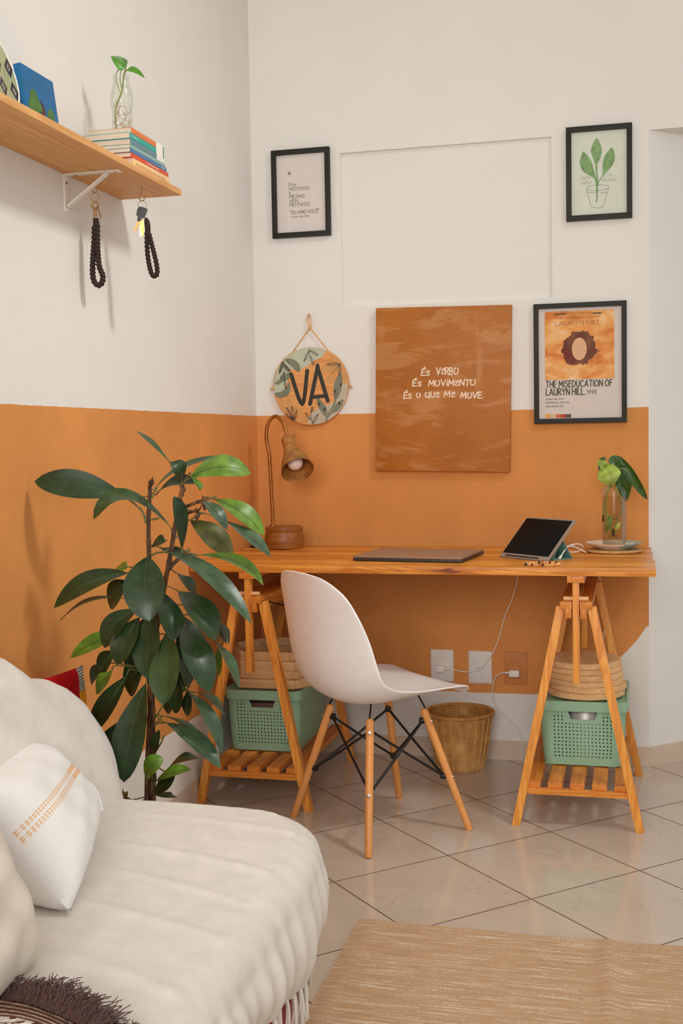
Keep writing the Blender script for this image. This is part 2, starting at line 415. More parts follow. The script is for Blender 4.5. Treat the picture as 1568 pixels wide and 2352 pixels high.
# ------------------------------------------------------------------ shared materials
m_pine = wood('oiled_pine_x', (236, 158, 66), (204, 120, 42), 'x', .38, 55, 1.6)
m_piney = wood('oiled_pine_y', (226, 146, 60), (194, 110, 36), 'y', .42, 60, 2)
m_pinez = wood('oiled_pine_z', (240, 166, 74), (212, 130, 48), 'z', .42, 60, 2)
m_raw = wood('raw_pine', (238, 198, 146), (214, 166, 112), 'x', .6, 24, .8, .08)
m_shelf = wood('shelf_pine', (228, 174, 108), (208, 148, 84), 'y', .55, 14, .5)
m_black = plain('black_paint', (34, 32, 28), .45, var=.1)
m_blackp = plain('black_plastic', (22, 22, 22), .35, var=.05)
m_steel = plain('steel', (190, 180, 165), .3, 1, var=.05)
m_brass = plain('old_brass', (176, 140, 88), .38, 1, var=.12)
m_wpl = plain('white_plastic', (236, 230, 222), .35, var=.015)
m_paper = plain('white_paper', (224, 214, 205), .7, var=.015)
m_ink = plain('dark_ink', (58, 52, 42), .8)
m_inkl = plain('pencil_ink', (122, 112, 96), .8)
m_glass = thin_glass('clear_glass', (253, 254, 252), .26); m_water = thin_glass('water', (248, 248, 238), .12)
m_green = plain('leaf_green', (86, 140, 46), .4, var=.2, scale=20)
m_twig = plain('green_stem', (120, 135, 60), .55, var=.2)
XR, ZU = V((1, 0, 0)), V((0, 0, 1))

# ------------------------------------------------------------------ sofa and its textiles (largest first)
def cloth_mat(name, col, weave=420, wr=.25):
    m, t = newmat(name, .9, 0, .15)
    o = t.obj()
    t.link(t.ramp(t.noise(o, 22, 3), [(.3, lin(dark(col, .97))), (.7, lin(dark(col, 1.02)))]), t.b.inputs['Base Color'])
    t.b.inputs['Sheen Weight'].default_value = .2
    t.bump(t.math('ADD', t.noise(t.mapping(o, (1, .3, 1)), weave, 2), t.math('MULTIPLY', t.noise(t.mapping(o, (.35, 1, 1)), 18, 3), 1.2)), wr, .002)
    return m
m_cover = cloth_mat('cream_cotton', (219, 212, 203))
m_red = cloth_mat('red_cloth', (168, 12, 22))
ST = .425
root = thing('sofa', 'low red sofa hidden under a cream cotton throw, beside the potted plant', 'sofa', (.45, -2.95, 0))
bm = BM(); prism(bm, [(.05, -3.9), (.80, -3.9), (.80, -2.42), (.792, -2.27), (.765, -2.15), (.715, -2.075), (.62, -2.03), (.05, -2.02)], (0, 0, .06), (1, 0, 0), (0, 1, 0), .325); obj('seat_base', bm, m_red, root)
for x in (.1, .68):
    for y in (-2.2, -3.84):
        bm = BM(); lathe(bm, [(0, 0), (.022, 0), (.028, .07), (0, .07)], (x, y, 0), 16); obj('leg', bm, m_black, root)
bm = BM(); bx(bm, (.13, -2.98, .52), (.14, 1.84, .28), bev=.05); obj('backrest', bm, m_red, root)

# the throw: one sheet over seat, edge and side, plus the part drawn over the backrest
out = [(.02, -1.965), (.2, -1.955), (.42, -1.95), (.60, -1.955), (.70, -1.98), (.775, -2.045), (.81, -2.13), (.828, -2.24), (.832, -2.36), (.834, -2.6), (.835, -2.95), (.84, -3.3), (.84, -3.95)]
raw = [V((p.x, p.y, 0)) for p in cr([(a, b, 0) for a, b in out], 60)]
path = [(raw[0].x, raw[0].y)]; acc = 0
for a, b in zip(raw, raw[1:]):
    acc += (b - a).length
    if acc >= .006: path.append((b.x, b.y)); acc = 0
ln = [0]
for a, b in zip(path, path[1:]): ln.append(ln[-1] + math.dist(a, b))
tot = ln[-1]
def foldv(s):
    d = s * tot
    return math.sin(d * 2 * math.pi / .062 + 1.8 * math.sin(d * 8.3)) * (.45 + .55 * math.sin(d * 10.7 + 1) ** 2) + .5 * math.sin(d * 2 * math.pi / .21 + .6)
def wrk(x, y):
    g = 0
    for y0, sl, cv, w, a in ((-2.10, -.02, -.06, .012, .005), (-2.26, -.05, -.1, .014, .008), (-2.36, -.08, -.12, .011, .005), (-2.52, -.06, -.1, .014, .006), (-2.68, -.1, -.1, .016, .006), (-2.02, .0, -.04, .011, .003)):
        yy = y0 + sl * x + cv * max(0, x - .45) ** 1.5 * 3
        g += a * math.exp(-((y - yy) / w) ** 2) * min(1, max(0, (x - .2) * 4))
    return g
bm = BM(); rows = []; hem = []
for i, (px_, py_) in enumerate(path):
    a = path[max(0, i - 1)]; b = path[min(len(path) - 1, i + 1)]
    tx, ty = b[0] - a[0], b[1] - a[1]; l = math.hypot(tx, ty); nx, ny = -ty / l, tx / l
    if nx * (px_ - .4) + ny * (py_ + 3) < 0: nx, ny = -nx, -ny
    s = ln[i] / tot; fv = foldv(s)
    mx, my = min(px_ * .35 + .05, .4), min(-2.35, py_ - .02 if py_ < -2.35 else -2.35)
    row = []
    R = .055
    for k in range(41):
        t_ = k / 40; x = mx + (px_ - nx * R - mx) * t_; y = my + (py_ - ny * R - my) * t_
        z = ST + .012 * math.sin(math.pi * t_ * .5 + .6) + .0004 * fv * t_ ** 12 + .003 * math.sin(9 * y + 3 * x) + .6 * wrk(x, y) - .006 * t_ ** 3
        row.append((x, y, z))
    for k in range(1, 8):
        an = k / 8 * math.pi / 2
        off = R * (1 - math.sin(an)); amp = .0022 * fv * (k / 8) ** 3
        row.append((px_ - nx * (off - amp), py_ - ny * (off - amp), ST - R * (1 - math.cos(an)) + .0004 * fv * (1 - k / 8)))
    hz = .208 + min(.12, max(0, (-2.33 - py_)) * .22)
    for k in range(14):
        t_ = k / 13; z = (ST - R) + (hz - ST + R) * t_
        crn = max(0, ny) ** .7
        amp = (.003 + .009 * t_) * fv + .022 * math.sin(math.pi * t_ * .8) * (1 - .3 * crn) - .085 * crn * t_ * t_ - .020 * t_ * t_ - .006 * t_
        row.append((px_ + nx * amp, py_ + ny * amp, z))
    rows.append([bm.verts.new(p) for p in row]); hem.append((V(row[-1]), V((nx, ny, 0)), s))
for a, b in zip(rows, rows[1:]):
    for j in range(len(a) - 1): bm.faces.new((a[j], b[j], b[j + 1], a[j + 1]))
cover = obj('sofa_throw', bm, m_cover, None, 80, loc=(.45, -2.9, .3))
tag(cover, 'cream cotton throw with tasselled hem spread over the sofa seat', 'throw')
bm = BM(); rnd = random.Random(3)
step = 0; lasty = -9
for p, n, s in hem:
    step += 1
    if s < .2 or s * tot - lasty < .021: continue
    lasty = s * tot
    for q in range(9):
        d = V((rnd.uniform(-.004, .004), rnd.uniform(-.005, .005), 0)); L_ = rnd.uniform(.058, .072)
        tube(bm, cr([p + d * .25 + V((0, 0, .004)), p + d * .8 + V((0, 0, -.02)) + n * .002, p + d * 1.3 + V((rnd.uniform(-.005, .005), rnd.uniform(-.005, .005), -L_))], 3), [.0022, .0028, .0026, .0024, .002, .0018, .0012], 5)
fr_o = obj('tassel_fringe', bm, m_cover, cover, 80); fr_o['kind'] = 'stuff'
# the same throw drawn over the backrest
bm = BM(); rows = []
def back_sec(y, e):
    """section of the covered back at depth y; e in 0..1 shrinks it at the rounded end"""
    pr_ = [(-1.815, .44), (-1.83, .50), (-1.87, .545), (-1.915, .617), (-1.995, .672), (-2.14, .722), (-2.2, .752), (-2.265, .795), (-2.4, .815), (-2.7, .80), (-4, .8)]
    for (ya, za), (yb, zb) in zip(pr_, pr_[1:]):
        if yb <= y <= ya: top = za + (zb - za) * (ya - y) / (ya - yb)
    low = .36 + .06 * min(1, max(0, (-1.83 - y) / .16))
    pts = [(.035, low), (.035, (low + top) / 2), (.05, top - .035), (.1, top - .004), (.18, top), (.23, top - .028), (.268, low + (top - low) * .62), (.292, low + (top - low) * .3), (.31, low)]
    cx = .16
    return [V((cx + (x - cx) * (.12 + .88 * e), y, z)) for x, z in pts]
ys = [-1.816, -1.819, -1.826, -1.838, -1.855, -1.88, -1.91] + [-1.91 - .05 * k for k in range(1, 41)]
for i, y in enumerate(ys):
    e = min(1, max(0, (-1.815 - y) / .16)); e = math.sqrt(1 - (1 - e) ** 2)
    s = cr(back_sec(y, e), 5)
    rows.append([bm.verts.new((p.x + .006 * math.sin(y * 33 + p.z * 25) * (p.x > .2), p.y + .01 * math.sin(p.z * 30), p.z + .004 * math.sin(y * 41 + p.x * 22))) for p in s])
for a, b in zip(rows, rows[1:]):
    for j in range(len(a) - 1): bm.faces.new((a[j], a[j + 1], b[j + 1], b[j]))
bm.faces.new(rows[0])
obj('backrest_drape', bm, m_cover, cover, 80)

def cushion(name, corners, thick, mats, label, cat, group=None, pinch=.06, n=28, wrinkle=.003):
    """corners: bottom-far, bottom-near, top-near, top-far as seen from the room; belly towards the room"""
    bf, bn, tn, tf = [V(c) for c in corners]
    nrm = (bn - bf).cross(tf - bf).normalized(); ctr = (bf + bn + tn + tf) / 4
    bm = BM(); uvl = bm.loops.layers.uv.new('UVMap')
    def pt(u, v, side):
        uu, vv = u * 2 - 1, v * 2 - 1
        k = 1 - pinch * (1 - vv * vv) * abs(uu) ** 1.5; k2 = 1 - pinch * (1 - uu * uu) * abs(vv) ** 1.5
        U, W = .5 + uu * k / 2, .5 + vv * k2 / 2
        p = bf * (1 - U) * (1 - W) + bn * U * (1 - W) + tn * U * W + tf * (1 - U) * W
        h = thick * ((1 - abs(uu) ** 3.4) * (1 - abs(vv) ** 3.4)) ** .6
        h += wrinkle * math.sin(uu * 9 + vv * 5) * math.sin(vv * 8 - uu * 3) * (h / thick)
        return p + nrm * (h * side)
    for side in (1, -1):
        g = [[bm.verts.new(pt(i / n, j / n, side)) for j in range(n + 1)] for i in range(n + 1)]
        for i in range(n):
            for j in range(n):
                f = bm.faces.new((g[i][j], g[i + 1][j], g[i + 1][j + 1], g[i][j + 1]))
                for lp, (a, b) in zip(f.loops, ((i, j), (i + 1, j), (i + 1, j + 1), (i, j + 1))): lp[uvl].uv = (a / n, b / n)
    bmesh.ops.remove_doubles(bm, verts=bm.verts, dist=1e-5)
    o = obj(name, bm, mats, None, 60, loc=ctr)
    return tag(o, label, cat, group), pt, nrm
# white cushion with an embroidered gold band
m, t = newmat('embroidered_cotton', .9, 0, .15)
uv = t.uv(); ux_, uy_, _ = t.sep(uv)
vb = t.math('ADD', uy_, t.math('MULTIPLY', t.math('SUBTRACT', ux_, .3), 0))
band = t.math('MULTIPLY', t.math('GREATER_THAN', vb, .50), t.math('LESS_THAN', vb, .60))
gap = t.math('LESS_THAN', t.math('ABSOLUTE', t.math('SUBTRACT', vb, .55)), .007)
ck = t.new('ShaderNodeTexChecker'); t.link(t.mapping(uv, (1, 1, 1), (0, 0, 0), (0, 0, .785)), ck.inputs[0]); ck.inputs['Scale'].default_value = 78
stitch = t.math('MULTIPLY', t.math('MAXIMUM', ck.outputs['Fac'], t.math('LESS_THAN', ux_, .40)), t.math('LESS_THAN', ux_, .98))
bandf = t.math('MULTIPLY', t.math('MULTIPLY', band, t.math('SUBTRACT', 1, gap)), stitch)
t.link(t.mix(bandf, lin((234, 231, 227)), lin((226, 184, 142))), t.b.inputs['Base Color'])
o = t.obj(); t.b.inputs['Sheen Weight'].default_value = .2
lace = t.math('MULTIPLY', t.math('GREATER_THAN', t.math('ABSOLUTE', t.math('SUBTRACT', vb, .55)), .26), t.noise(o, 70, 2))
t.bump(t.math('ADD', t.math('ADD', t.noise(o, 400, 2), t.math('MULTIPLY', lace, 3)), t.math('MULTIPLY', bandf, .8)), .35, .002)
cu, cpt, cn = cushion('white_cushion', [(.378, -2.245, .448), (.522, -2.615, .443), (.345, -2.66, .634), (.225, -2.225, .606)], .085, m,
    'white cushion with an embroidered gold band leaning on the covered sofa back', 'cushion')
bm = BM()
for i in range(15):
    v_ = .12 + i * .03; p = cpt(.16 - .07 * i / 14, v_, -1) - cn * .002
    bmesh.ops.create_icosphere(bm, subdivisions=2, radius=.0055, matrix=Matrix.Translation(p))
obj('pompom_trim', bm, m, cu, 80)
cushion('cream_cushion', [(.565, -2.79, .452), (.62, -3.2, .452), (.44, -3.16, .76), (.40, -2.72, .70)], .07, cloth_mat('cream_linen', (222, 210, 194)),
    'plain cream cushion at the left edge, in front of the white cushion', 'cushion', wrinkle=.006)
# red and zigzag cushion between sofa back and wall
m, t = newmat('zigzag_cloth', .9, 0, .15)
uv = t.uv(); a, b, _ = t.sep(uv)
tri = t.math('ABSOLUTE', t.math('SUBTRACT', t.math('FRACT', t.math('MULTIPLY', a, 34)), .5))
zz = t.math('FRACT', t.math('ADD', t.math('MULTIPLY', b, 62), t.math('MULTIPLY', tri, .9)))
zig = t.mix(t.math('GREATER_THAN', zz, .5), lin((222, 212, 196)), lin((70, 64, 66)))
yel = t.mix(t.math('GREATER_THAN', zz, .5), lin((226, 160, 34)), lin((196, 120, 20)))
c = t.mix(t.math('LESS_THAN', b, .86), zig, yel)
c = t.mix(t.math('GREATER_THAN', t.math('ADD', a, t.math('MULTIPLY', t.math('SUBTRACT', 1, b), -.45)), .115), c, lin((176, 8, 16)))
t.link(c, t.b.inputs['Base Color'])
cushion('patterned_cushion', [(.09, -1.665, .25), (.10, -2.03, .25), (.085, -2.03, .675), (.075, -1.66, .65)], .03, m,
    'red cushion with zigzag and yellow stripes tucked behind the covered sofa back', 'cushion', pinch=.03)

# brown and white fringed throw
m, t = newmat('brown_check_wool', .95, 0, .1)
o = t.obj(); vo = t.new('ShaderNodeTexVoronoi'); t.link(o, vo.inputs['Vector']); vo.inputs['Scale'].default_value = 62
chk = t.math('GREATER_THAN', vo.outputs['Distance'], .52)
uv = t.uv(); a, b, _ = t.sep(uv)
stripe = t.math('MULTIPLY', t.math('GREATER_THAN', b, .9), t.math('GREATER_THAN', t.math('FRACT', t.math('MULTIPLY', b, 45)), .42))
c = t.mix(chk, lin((226, 216, 205)), lin((104, 62, 50)))
c = t.mix(t.math('GREATER_THAN', b, .9), c, t.mix(stripe, lin((190, 172, 150)), lin((112, 70, 54))))
t.link(c, t.b.inputs['Base Color']); t.bump(vo.outputs['Distance'], .8, .01)
m_brown = cloth_mat('brown_wool', (88, 54, 42))
bm = BM(); uvl = bm.loops.layers.uv.new('UVMap')
edge = cr([(.44, -2.93, .45), (.58, -2.955, .468), (.66, -2.965, .474), (.735, -2.995, .466), (.80, -3.05, .44), (.84, -3.12, .40)], 6)
g = [[bm.verts.new((p.x - .02 * k / 8, p.y - .5 * k / 8, p.z + .05 * math.sin(k / 8 * 1.6) - .004 * math.sin(k * 2 + p.x * 30))) for k in range(9)] for p in edge]
for i in range(len(g) - 1):
    for k in range(8):
        f = bm.faces.new((g[i][k], g[i + 1][k], g[i + 1][k + 1], g[i][k + 1]))
        for lp, kk in zip(f.loops, (k, k, k + 1, k + 1)): lp[uvl].uv = (i / 30, 1 - kk / 8)
th = obj('brown_throw', bm, m, None, 80, loc=(.6, -3.1, .45))
md = th.modifiers.new('thickness', 'SOLIDIFY'); md.thickness = .012; md.offset = -1
tag(th, 'brown and white checked wool throw with brown fringe at the bottom left corner', 'throw')
bm = BM(); rnd = random.Random(9)
for p in edge:
    for q in range(70):
        s = p + V((rnd.uniform(-.012, .012), rnd.uniform(-.004, .003), rnd.uniform(-.004, .003)))
        d = V((rnd.uniform(-.02, .03), rnd.uniform(.022, .06), rnd.uniform(-.012, .014)))
        e = s + d; e.z = max(e.z, ST + .024 if e.x < .8 else .36)
        tube(bm, cr([s, s + d * .4 + V((rnd.uniform(-.008, .008), 0, rnd.uniform(.0, .01))), s + d * .75 + V((rnd.uniform(-.008, .008), rnd.uniform(-.004, .004), rnd.uniform(-.002, .006))), e], 2), .0007, 3)
fr_o = obj('fringe', bm, m_brown, th, 80); fr_o['kind'] = 'stuff'

# rug
m, t = newmat('woven_rug', .95, 0, .1)
o = t.obj()
n1 = t.noise(t.mapping(o, (5.5, 210, 1)), 1, 3, .7)
n3 = t.noise(o, 1.2, 2)
f = t.math('GREATER_THAN', t.math('ADD', n1, t.math('MULTIPLY', t.math('SUBTRACT', t.noise(o, 260, 1), .5), .25)), .585)
c = t.mix(f, t.ramp(t.noise(t.mapping(o, (4, 30, 1)), 3, 3), [(.3, lin((186, 152, 117))), (.7, lin((198, 164, 128)))]), lin((224, 206, 184)))
t.link(c, t.b.inputs['Base Color']); t.bump(t.noise(t.mapping(o, (60, 260, 1)), 1.5, 2), .5, .004)
bm = BM(); xs = [.742 + 1.9 * i / 150 for i in range(151)]; ys = [-1.543 - 1.6 * j / 40 for j in range(41)]
def rz(x, y): return .009 + .009 * math.exp(-((x - 1.345 + .03 * (y + 1.6)) / .02) ** 2) * max(0, 1 - ((y + 1.75) / .35) ** 2) + .003 * math.exp(-((x - .775) / .02) ** 2)
g = [[bm.verts.new((x, y + .004 * math.sin(x * 9) * (j == 0), rz(x, y))) for j, y in enumerate(ys)] for x in xs]
for i in range(150):
    for j in range(40): bm.faces.new((g[i][j], g[i][j + 1], g[i + 1][j + 1], g[i + 1][j]))
rim = [g[i][0] for i in range(151)] + [g[150][j] for j in range(1, 41)] + [g[i][40] for i in range(149, -1, -1)] + [g[0][j] for j in range(39, 0, -1)]
low = [bm.verts.new((v_.co.x, v_.co.y, .0005)) for v_ in rim]
for i in range(len(rim)): k = (i + 1) % len(rim); bm.faces.new((rim[i], rim[k], low[k], low[i]))
tag(obj('rug', bm, m, None, 60, loc=(1.5, -2.2, 0)), 'beige woven rug with broken white stripes on the tiled floor', 'rug')

# ------------------------------------------------------------------ desk: top and two trestles
DT, DB, DFY, DBY = .80, .777, -.745, -.05
root = thing('desk_board', 'long oiled pine desk top resting on two trestles against the orange wall', 'desk', (.75, -.4, DB))
bm = BM(); nb = 8; wd = (DBY - DFY) / nb
ends = [1.4675, 1.4675, 1.4685, 1.463, 1.463, 1.464, 1.4625, 1.463]
for i in range(nb): bx(bm, ((ends[i] + .004) / 2, DFY + wd * (i + .5), (DT + DB) / 2), (ends[i] - .004, wd - .0006, DT - DB), bev=.0012)
m_top = wood('oiled_pine_top', (238, 162, 70), (186, 106, 30), 'x', .34, 48, 1.0, .16, .42)
obj('planks', bm, m_top, root)
m_knot = plain('dark_knot', (122, 58, 20), .5, var=.25, scale=90)
bm = BM(); flat(bm, cr2([(-.055, .001), (-.03, .0035), (-.008, .0075), (.006, .0085), (.014, .004), (.04, -.002), (.02, -.005), (.005, -.0075), (-.012, -.004)], 5, True), (.853, DFY - .0004, .788), XR, ZU)
flat(bm, cr2([(-.06, -.004), (-.02, .004), (.03, .008), (.015, .014), (-.03, .006)], 5, True), (.86, DFY + .03, DT + .0004), XR, V((0, 1, 0)))
obj('knot', bm, m_knot, root, recalc=False)

def trestle(cx, label):
    root = thing('trestle', label, 'trestle', (cx, -.42, 0), 'desk trestles')
    Y0, Y1 = -.72, -.12
    for y in (Y0, Y1):
        for s in (-1, 1):
            bm = BM(); bar(bm, (cx + s * .186, y, .003), (cx + s * .046, y, .682), .026, .032, .002)
            for v_ in bm.verts:
                if v_.co.z < .012: v_.co.z = .0005
            obj('leg', bm, m_pinez, root)
    for s in (-1, 1):
        bm = BM(); bx(bm, (cx + s * .0295, -.42, .688), (.036, .66, .022), bev=.002); bx(bm, (cx + s * .0225, -.42, .664), (.018, .66, .03), bev=.002)
        obj('cross_beam', bm, m_piney, root)
    bm = BM(); bx(bm, (cx, -.42, .7665), (.052, .655, .02), bev=.002); obj('top_rail', bm, m_piney, root)
    for y in (-.728, -.115):
        bm = BM(); bx(bm, (cx, y, .603), (.0195, .03, .307), bev=.0015); p = obj('post', bm, m_pinez, root)
        bm = BM(); tube(bm, [(cx - .037, y, .7065), (cx + .037, y, .7065)], .0068, 14); obj('peg', bm, m_raw, p)
        for z in (.5, .545, .59, .635):
            bm = BM(); tube(bm, [(cx - .0102, y, z), (cx + .0102, y, z)], .0035, 10); obj('hole_plug', bm, m_raw, p)
    for y in (Y0, Y1):
        bm = BM(); bx(bm, (cx, y + (.0 if y < -.4 else 0), .109), (.316, .02, .018), bev=.0015); obj('stretcher', bm, m_pine, root)
    bm = BM()
    for k in range(5): bx(bm, (cx + (k - 2) * .0665, -.42, .127), (.044, .60, .018), bev=.0015)
    obj('slatted_shelf', bm, m_piney, root)
    return root
tr = trestle(1.235, 'adjustable pine trestle holding up the desk top beside the slanting white wall')
def copy_tree(o, parent=None):
    c = o.copy(); COL.objects.link(c)
    if parent: c.parent = parent
    for ch in list(o.children): copy_tree(ch, c)
    return c
t2 = copy_tree(tr); t2.location = (.1975, -.42, 0); t2['label'] = 'adjustable pine trestle holding up the desk top beside the potted plant'

# ------------------------------------------------------------------ chair
CC = V((.644, -.806, 0)); CA = math.radians(45.2)
CF, CR = V((math.cos(CA), math.sin(CA), 0)), V((math.sin(CA), -math.cos(CA), 0))
def cp(f, r, z): return CC + CF * f + CR * r + ZU * z
root = thing('chair', 'white moulded shell chair with beech legs and black wire base', 'chair', CC)
m_shell = plain('white_shell_plastic', (243, 239, 236), .42, var=.008)
sec = [(.258, .424, .150, .0, 0), (.246, .438, .185, .004, 0), (.215, .447, .208, .012, 0), (.13, .440, .226, .026, 0), (.04, .424, .232, .045, .0), (-.05, .414, .234, .066, .008),
       (-.122, .428, .238, .075, .032), (-.176, .474, .242, .055, .066), (-.209, .545, .241, .025, .086), (-.224, .625, .233, .008, .084), (-.233, .70, .217, 0, .069), (-.241, .765, .194, -.008, .051), (-.247, .805, .155, -.014, .036), (-.252, .823, .115, -.012, .025)]
def lerp_sec(k):
    pts = cr([(s[0], s[1], s[2]) for s in sec], 4); ex = cr([(s[3], s[4], 0) for s in sec], 4)
    return list(zip(pts, ex))
SO = V((-.032, -.022, -.010)); bm = BM(); g = []
for p, e in lerp_sec(4):
    row = []
    for j in range(25):
        t_ = (j - 12) / 12; a = abs(t_)
        row.append(bm.verts.new(cp(p.x + e.y * a ** 2.2, p.z * t_, p.y + e.x * a ** 2.5) + SO))
    g.append(row)
for a, b in zip(g, g[1:]):
    for j in range(24): bm.faces.new((a[j], a[j + 1], b[j + 1], b[j]))
sh = obj('shell', bm, m_shell, root, 180)
md = sh.modifiers.new('thickness', 'SOLIDIFY'); md.thickness = .0065; md.offset = 0
md = sh.modifiers.new('round', 'SUBSURF'); md.levels = 1; md.render_levels = 2
m_beech = wood('beech', (230, 160, 92), (212, 140, 72), 'z', .4, 70, 2, .04)
legs = [(1, 1), (1, -1), (-1, 1), (-1, -1)]
feet = [(.193, -.192), (.193, .192), (-.193, -.2225), (-.193, .2225)]
tops = [(.092, -.098), (.092, .098), (-.11, -.112), (-.11, .112)]
def legpt(i, z):
    t_ = (.372 - z) / .372
    return cp(tops[i][0] + (feet[i][0] - tops[i][0]) * t_, tops[i][1] + (feet[i][1] - tops[i][1]) * t_, z)
for i in range(4):
    bm = BM(); zs = [.0, .003, .02, .10, .2, .3, .36, .369, .372]
    tube(bm, [legpt(i, z) for z in zs], [.0095, .0105, .0108, .0114, .0120, .0124, .0122, .0105, .006], 20)
    l = obj('leg', bm, m_beech, root, 60)
    outd = (CF * feet[i][0] + CR * feet[i][1]).normalized(); tang = V((-outd.y, outd.x, 0))
    for z in (.335, .165):
        r = .0122 if z > .3 else .0116
        c = legpt(i, z) + outd * r; bm = BM()
        lathe(bm, [(0, .0014), (.0022, .0014), (.0028, .0026), (.0055, .0022), (.0062, -.001), (0, -.001)], c, 16, frame_of(outd + V((0, 0, .2))))
        obj('bolt', bm, m_steel, l)
m_wire = plain('black_steel_wire', (26, 26, 25), .4, .3)
bm = BM()
up = [legpt(i, .335) for i in range(4)]; lo = [legpt(i, .165) for i in range(4)]
def inw(i, p, d=.016): return p - (CF * feet[i][0] + CR * feet[i][1]).normalized() * d
adj = {0: (1, 2), 1: (0, 3), 2: (0, 3), 3: (1, 2)}
for i in range(4):
    for j in adj[i]:
        a, b = inw(i, lo[i]), inw(j, up[j])
        tube(bm, [a, a + (b - a) * .5 + V((0, 0, -.002)), b], .0040, 8)
    for p in (up[i], lo[i]):
        q = inw(i, p, .014); outd = (CF * feet[i][0] + CR * feet[i][1]).normalized()
        lathe(bm, [(0, -.014), (.009, -.012), (.0105, 0), (.007, .010), (0, .012)], q, 12, frame_of(outd))
    # upper strut from the leg slot to the mount under the shell
    a = legpt(i, .345) + (CF * feet[i][0] + CR * feet[i][1]).normalized() * .0095
    s = legpt(i, .378) + (CF * feet[i][0] + CR * feet[i][1]).normalized() * .006
    tube(bm, [a, s, cp(tops[i][0] * .86, tops[i][1] * .86, .4195)], .003, 8)
obj('wire_frame', bm, m_wire, root, 60)

# ------------------------------------------------------------------ storage baskets on the trestle shelves
m, t = newmat('sage_plastic', .42, 0, .4)
uv = t.uv(); a, b, _ = t.sep(uv)
P_ = .0119
fu = t.math('SUBTRACT', t.math('FRACT', t.math('DIVIDE', a, P_)), .5); fv = t.math('SUBTRACT', t.math('FRACT', t.math('DIVIDE', b, P_)), .5)
sq = t.math('LESS_THAN', t.math('MAXIMUM', t.math('ABSOLUTE', fu), t.math('ABSOLUTE', fv)), .185)
aa = t.math('ABSOLUTE', a)
zone = t.math('MULTIPLY', t.math('MULTIPLY', t.math('GREATER_THAN', b, .021), t.math('LESS_THAN', b, .172)), t.math('LESS_THAN', aa, .0975))
nearh = t.math('MULTIPLY', t.math('LESS_THAN', aa, .058), t.math('GREATER_THAN', b, .138))
holes = t.math('MULTIPLY', t.math('MULTIPLY', sq, zone), t.math('SUBTRACT', 1, nearh))
hb = t.math('MULTIPLY', t.math('LESS_THAN', t.math('ADD', aa, t.math('MULTIPLY', t.math('SUBTRACT', .176, b), .32)), .0455), t.math('MULTIPLY', t.math('GREATER_THAN', b, .1515), t.math('LESS_THAN', b, .176)))
rc = t.math('LESS_THAN', t.math('ADD', t.math('MAXIMUM', t.math('SUBTRACT', aa, .034), 0), t.math('MAXIMUM', t.math('SUBTRACT', .158, b), 0)), .0125)
slot = t.math('MULTIPLY', hb, rc)
cut = t.math('MAXIMUM', holes, slot)
t.b.inputs['Base Color'].default_value = lin((148, 188, 158))
side = t.math('MULTIPLY', t.math('GREATER_THAN', aa, .135), t.math('LESS_THAN', aa, .47))
dia = t.math('MULTIPLY', t.math('SINE', t.math('MULTIPLY', t.math('ADD', a, b), 420)), t.math('SINE', t.math('MULTIPLY', t.math('SUBTRACT', a, b), 420)))
t.bump(t.math('MULTIPLY', t.math('MULTIPLY', dia, side), t.math('LESS_THAN', b, .172)), .5, .003)
tr_ = t.new('ShaderNodeBsdfTransparent'); mx = t.new('ShaderNodeMixShader')
t.link(cut, mx.inputs[0]); t.link(t.b.outputs[0], mx.inputs[1]); t.link(tr_.outputs[0], mx.inputs[2]); t.link(mx.outputs[0], t.out.inputs[0])
m_sage = m
m_lid = plain('sage_plastic_lid', (148, 188, 158), .42, var=.01)
def rrect(w, d, r, n=6):
    pts = []
    for cx, cy, a0 in ((w / 2 - r, d / 2 - r, 0), (-w / 2 + r, d / 2 - r, 90), (-w / 2 + r, -d / 2 + r, 180), (w / 2 - r, -d / 2 + r, 270)):
        for k in range(n + 1): a = math.radians(a0 + 90 * k / n); pts.append((cx + r * math.cos(a), cy + r * math.sin(a)))
    return pts
def loft(bm, rings, uvl=None, close_top=False, close_bot=False, mi=0):
    vr = []
    for pts, z in rings: vr.append([bm.verts.new((x, y, z)) for x, y in pts])
    k = len(vr[0])
    # perimeter measured from the middle of the front (-y) side
    for (pa, za), (pb, zb), a, b in zip(rings, rings[1:], vr, vr[1:]):
        per = [0]
        for i in range(k): per.append(per[-1] + math.dist(pb[i], pb[(i + 1) % k]))
        fr = [i for i in range(k) if pb[i][1] < 0 and abs(pb[i][1] - min(p[1] for p in pb)) < 1e-4]
        i0, i1 = min(fr, key=lambda i: pb[i][0]), max(fr, key=lambda i: pb[i][0])
        mid = (per[i0] + per[i1]) / 2; T_ = per[-1]
        for i in range(k):
            f = bm.faces.new((a[i], a[(i + 1) % k], b[(i + 1) % k], b[i])); f.material_index = mi
            if uvl:
                ua, ub = per[i] - mid, per[i + 1] - mid
                if ua > T_ / 2: ua -= T_; ub -= T_
                elif ub < -T_ / 2: ua += T_; ub += T_
                for lp, (u_, z_) in zip(f.loops, ((ua, za), (ub, za), (ub, zb), (ua, zb))): lp[uvl].uv = (u_, z_ - rings[0][1])
    if close_top: bm.faces.new(vr[-1])
    if close_bot: bm.faces.new(vr[0][::-1])
    return vr
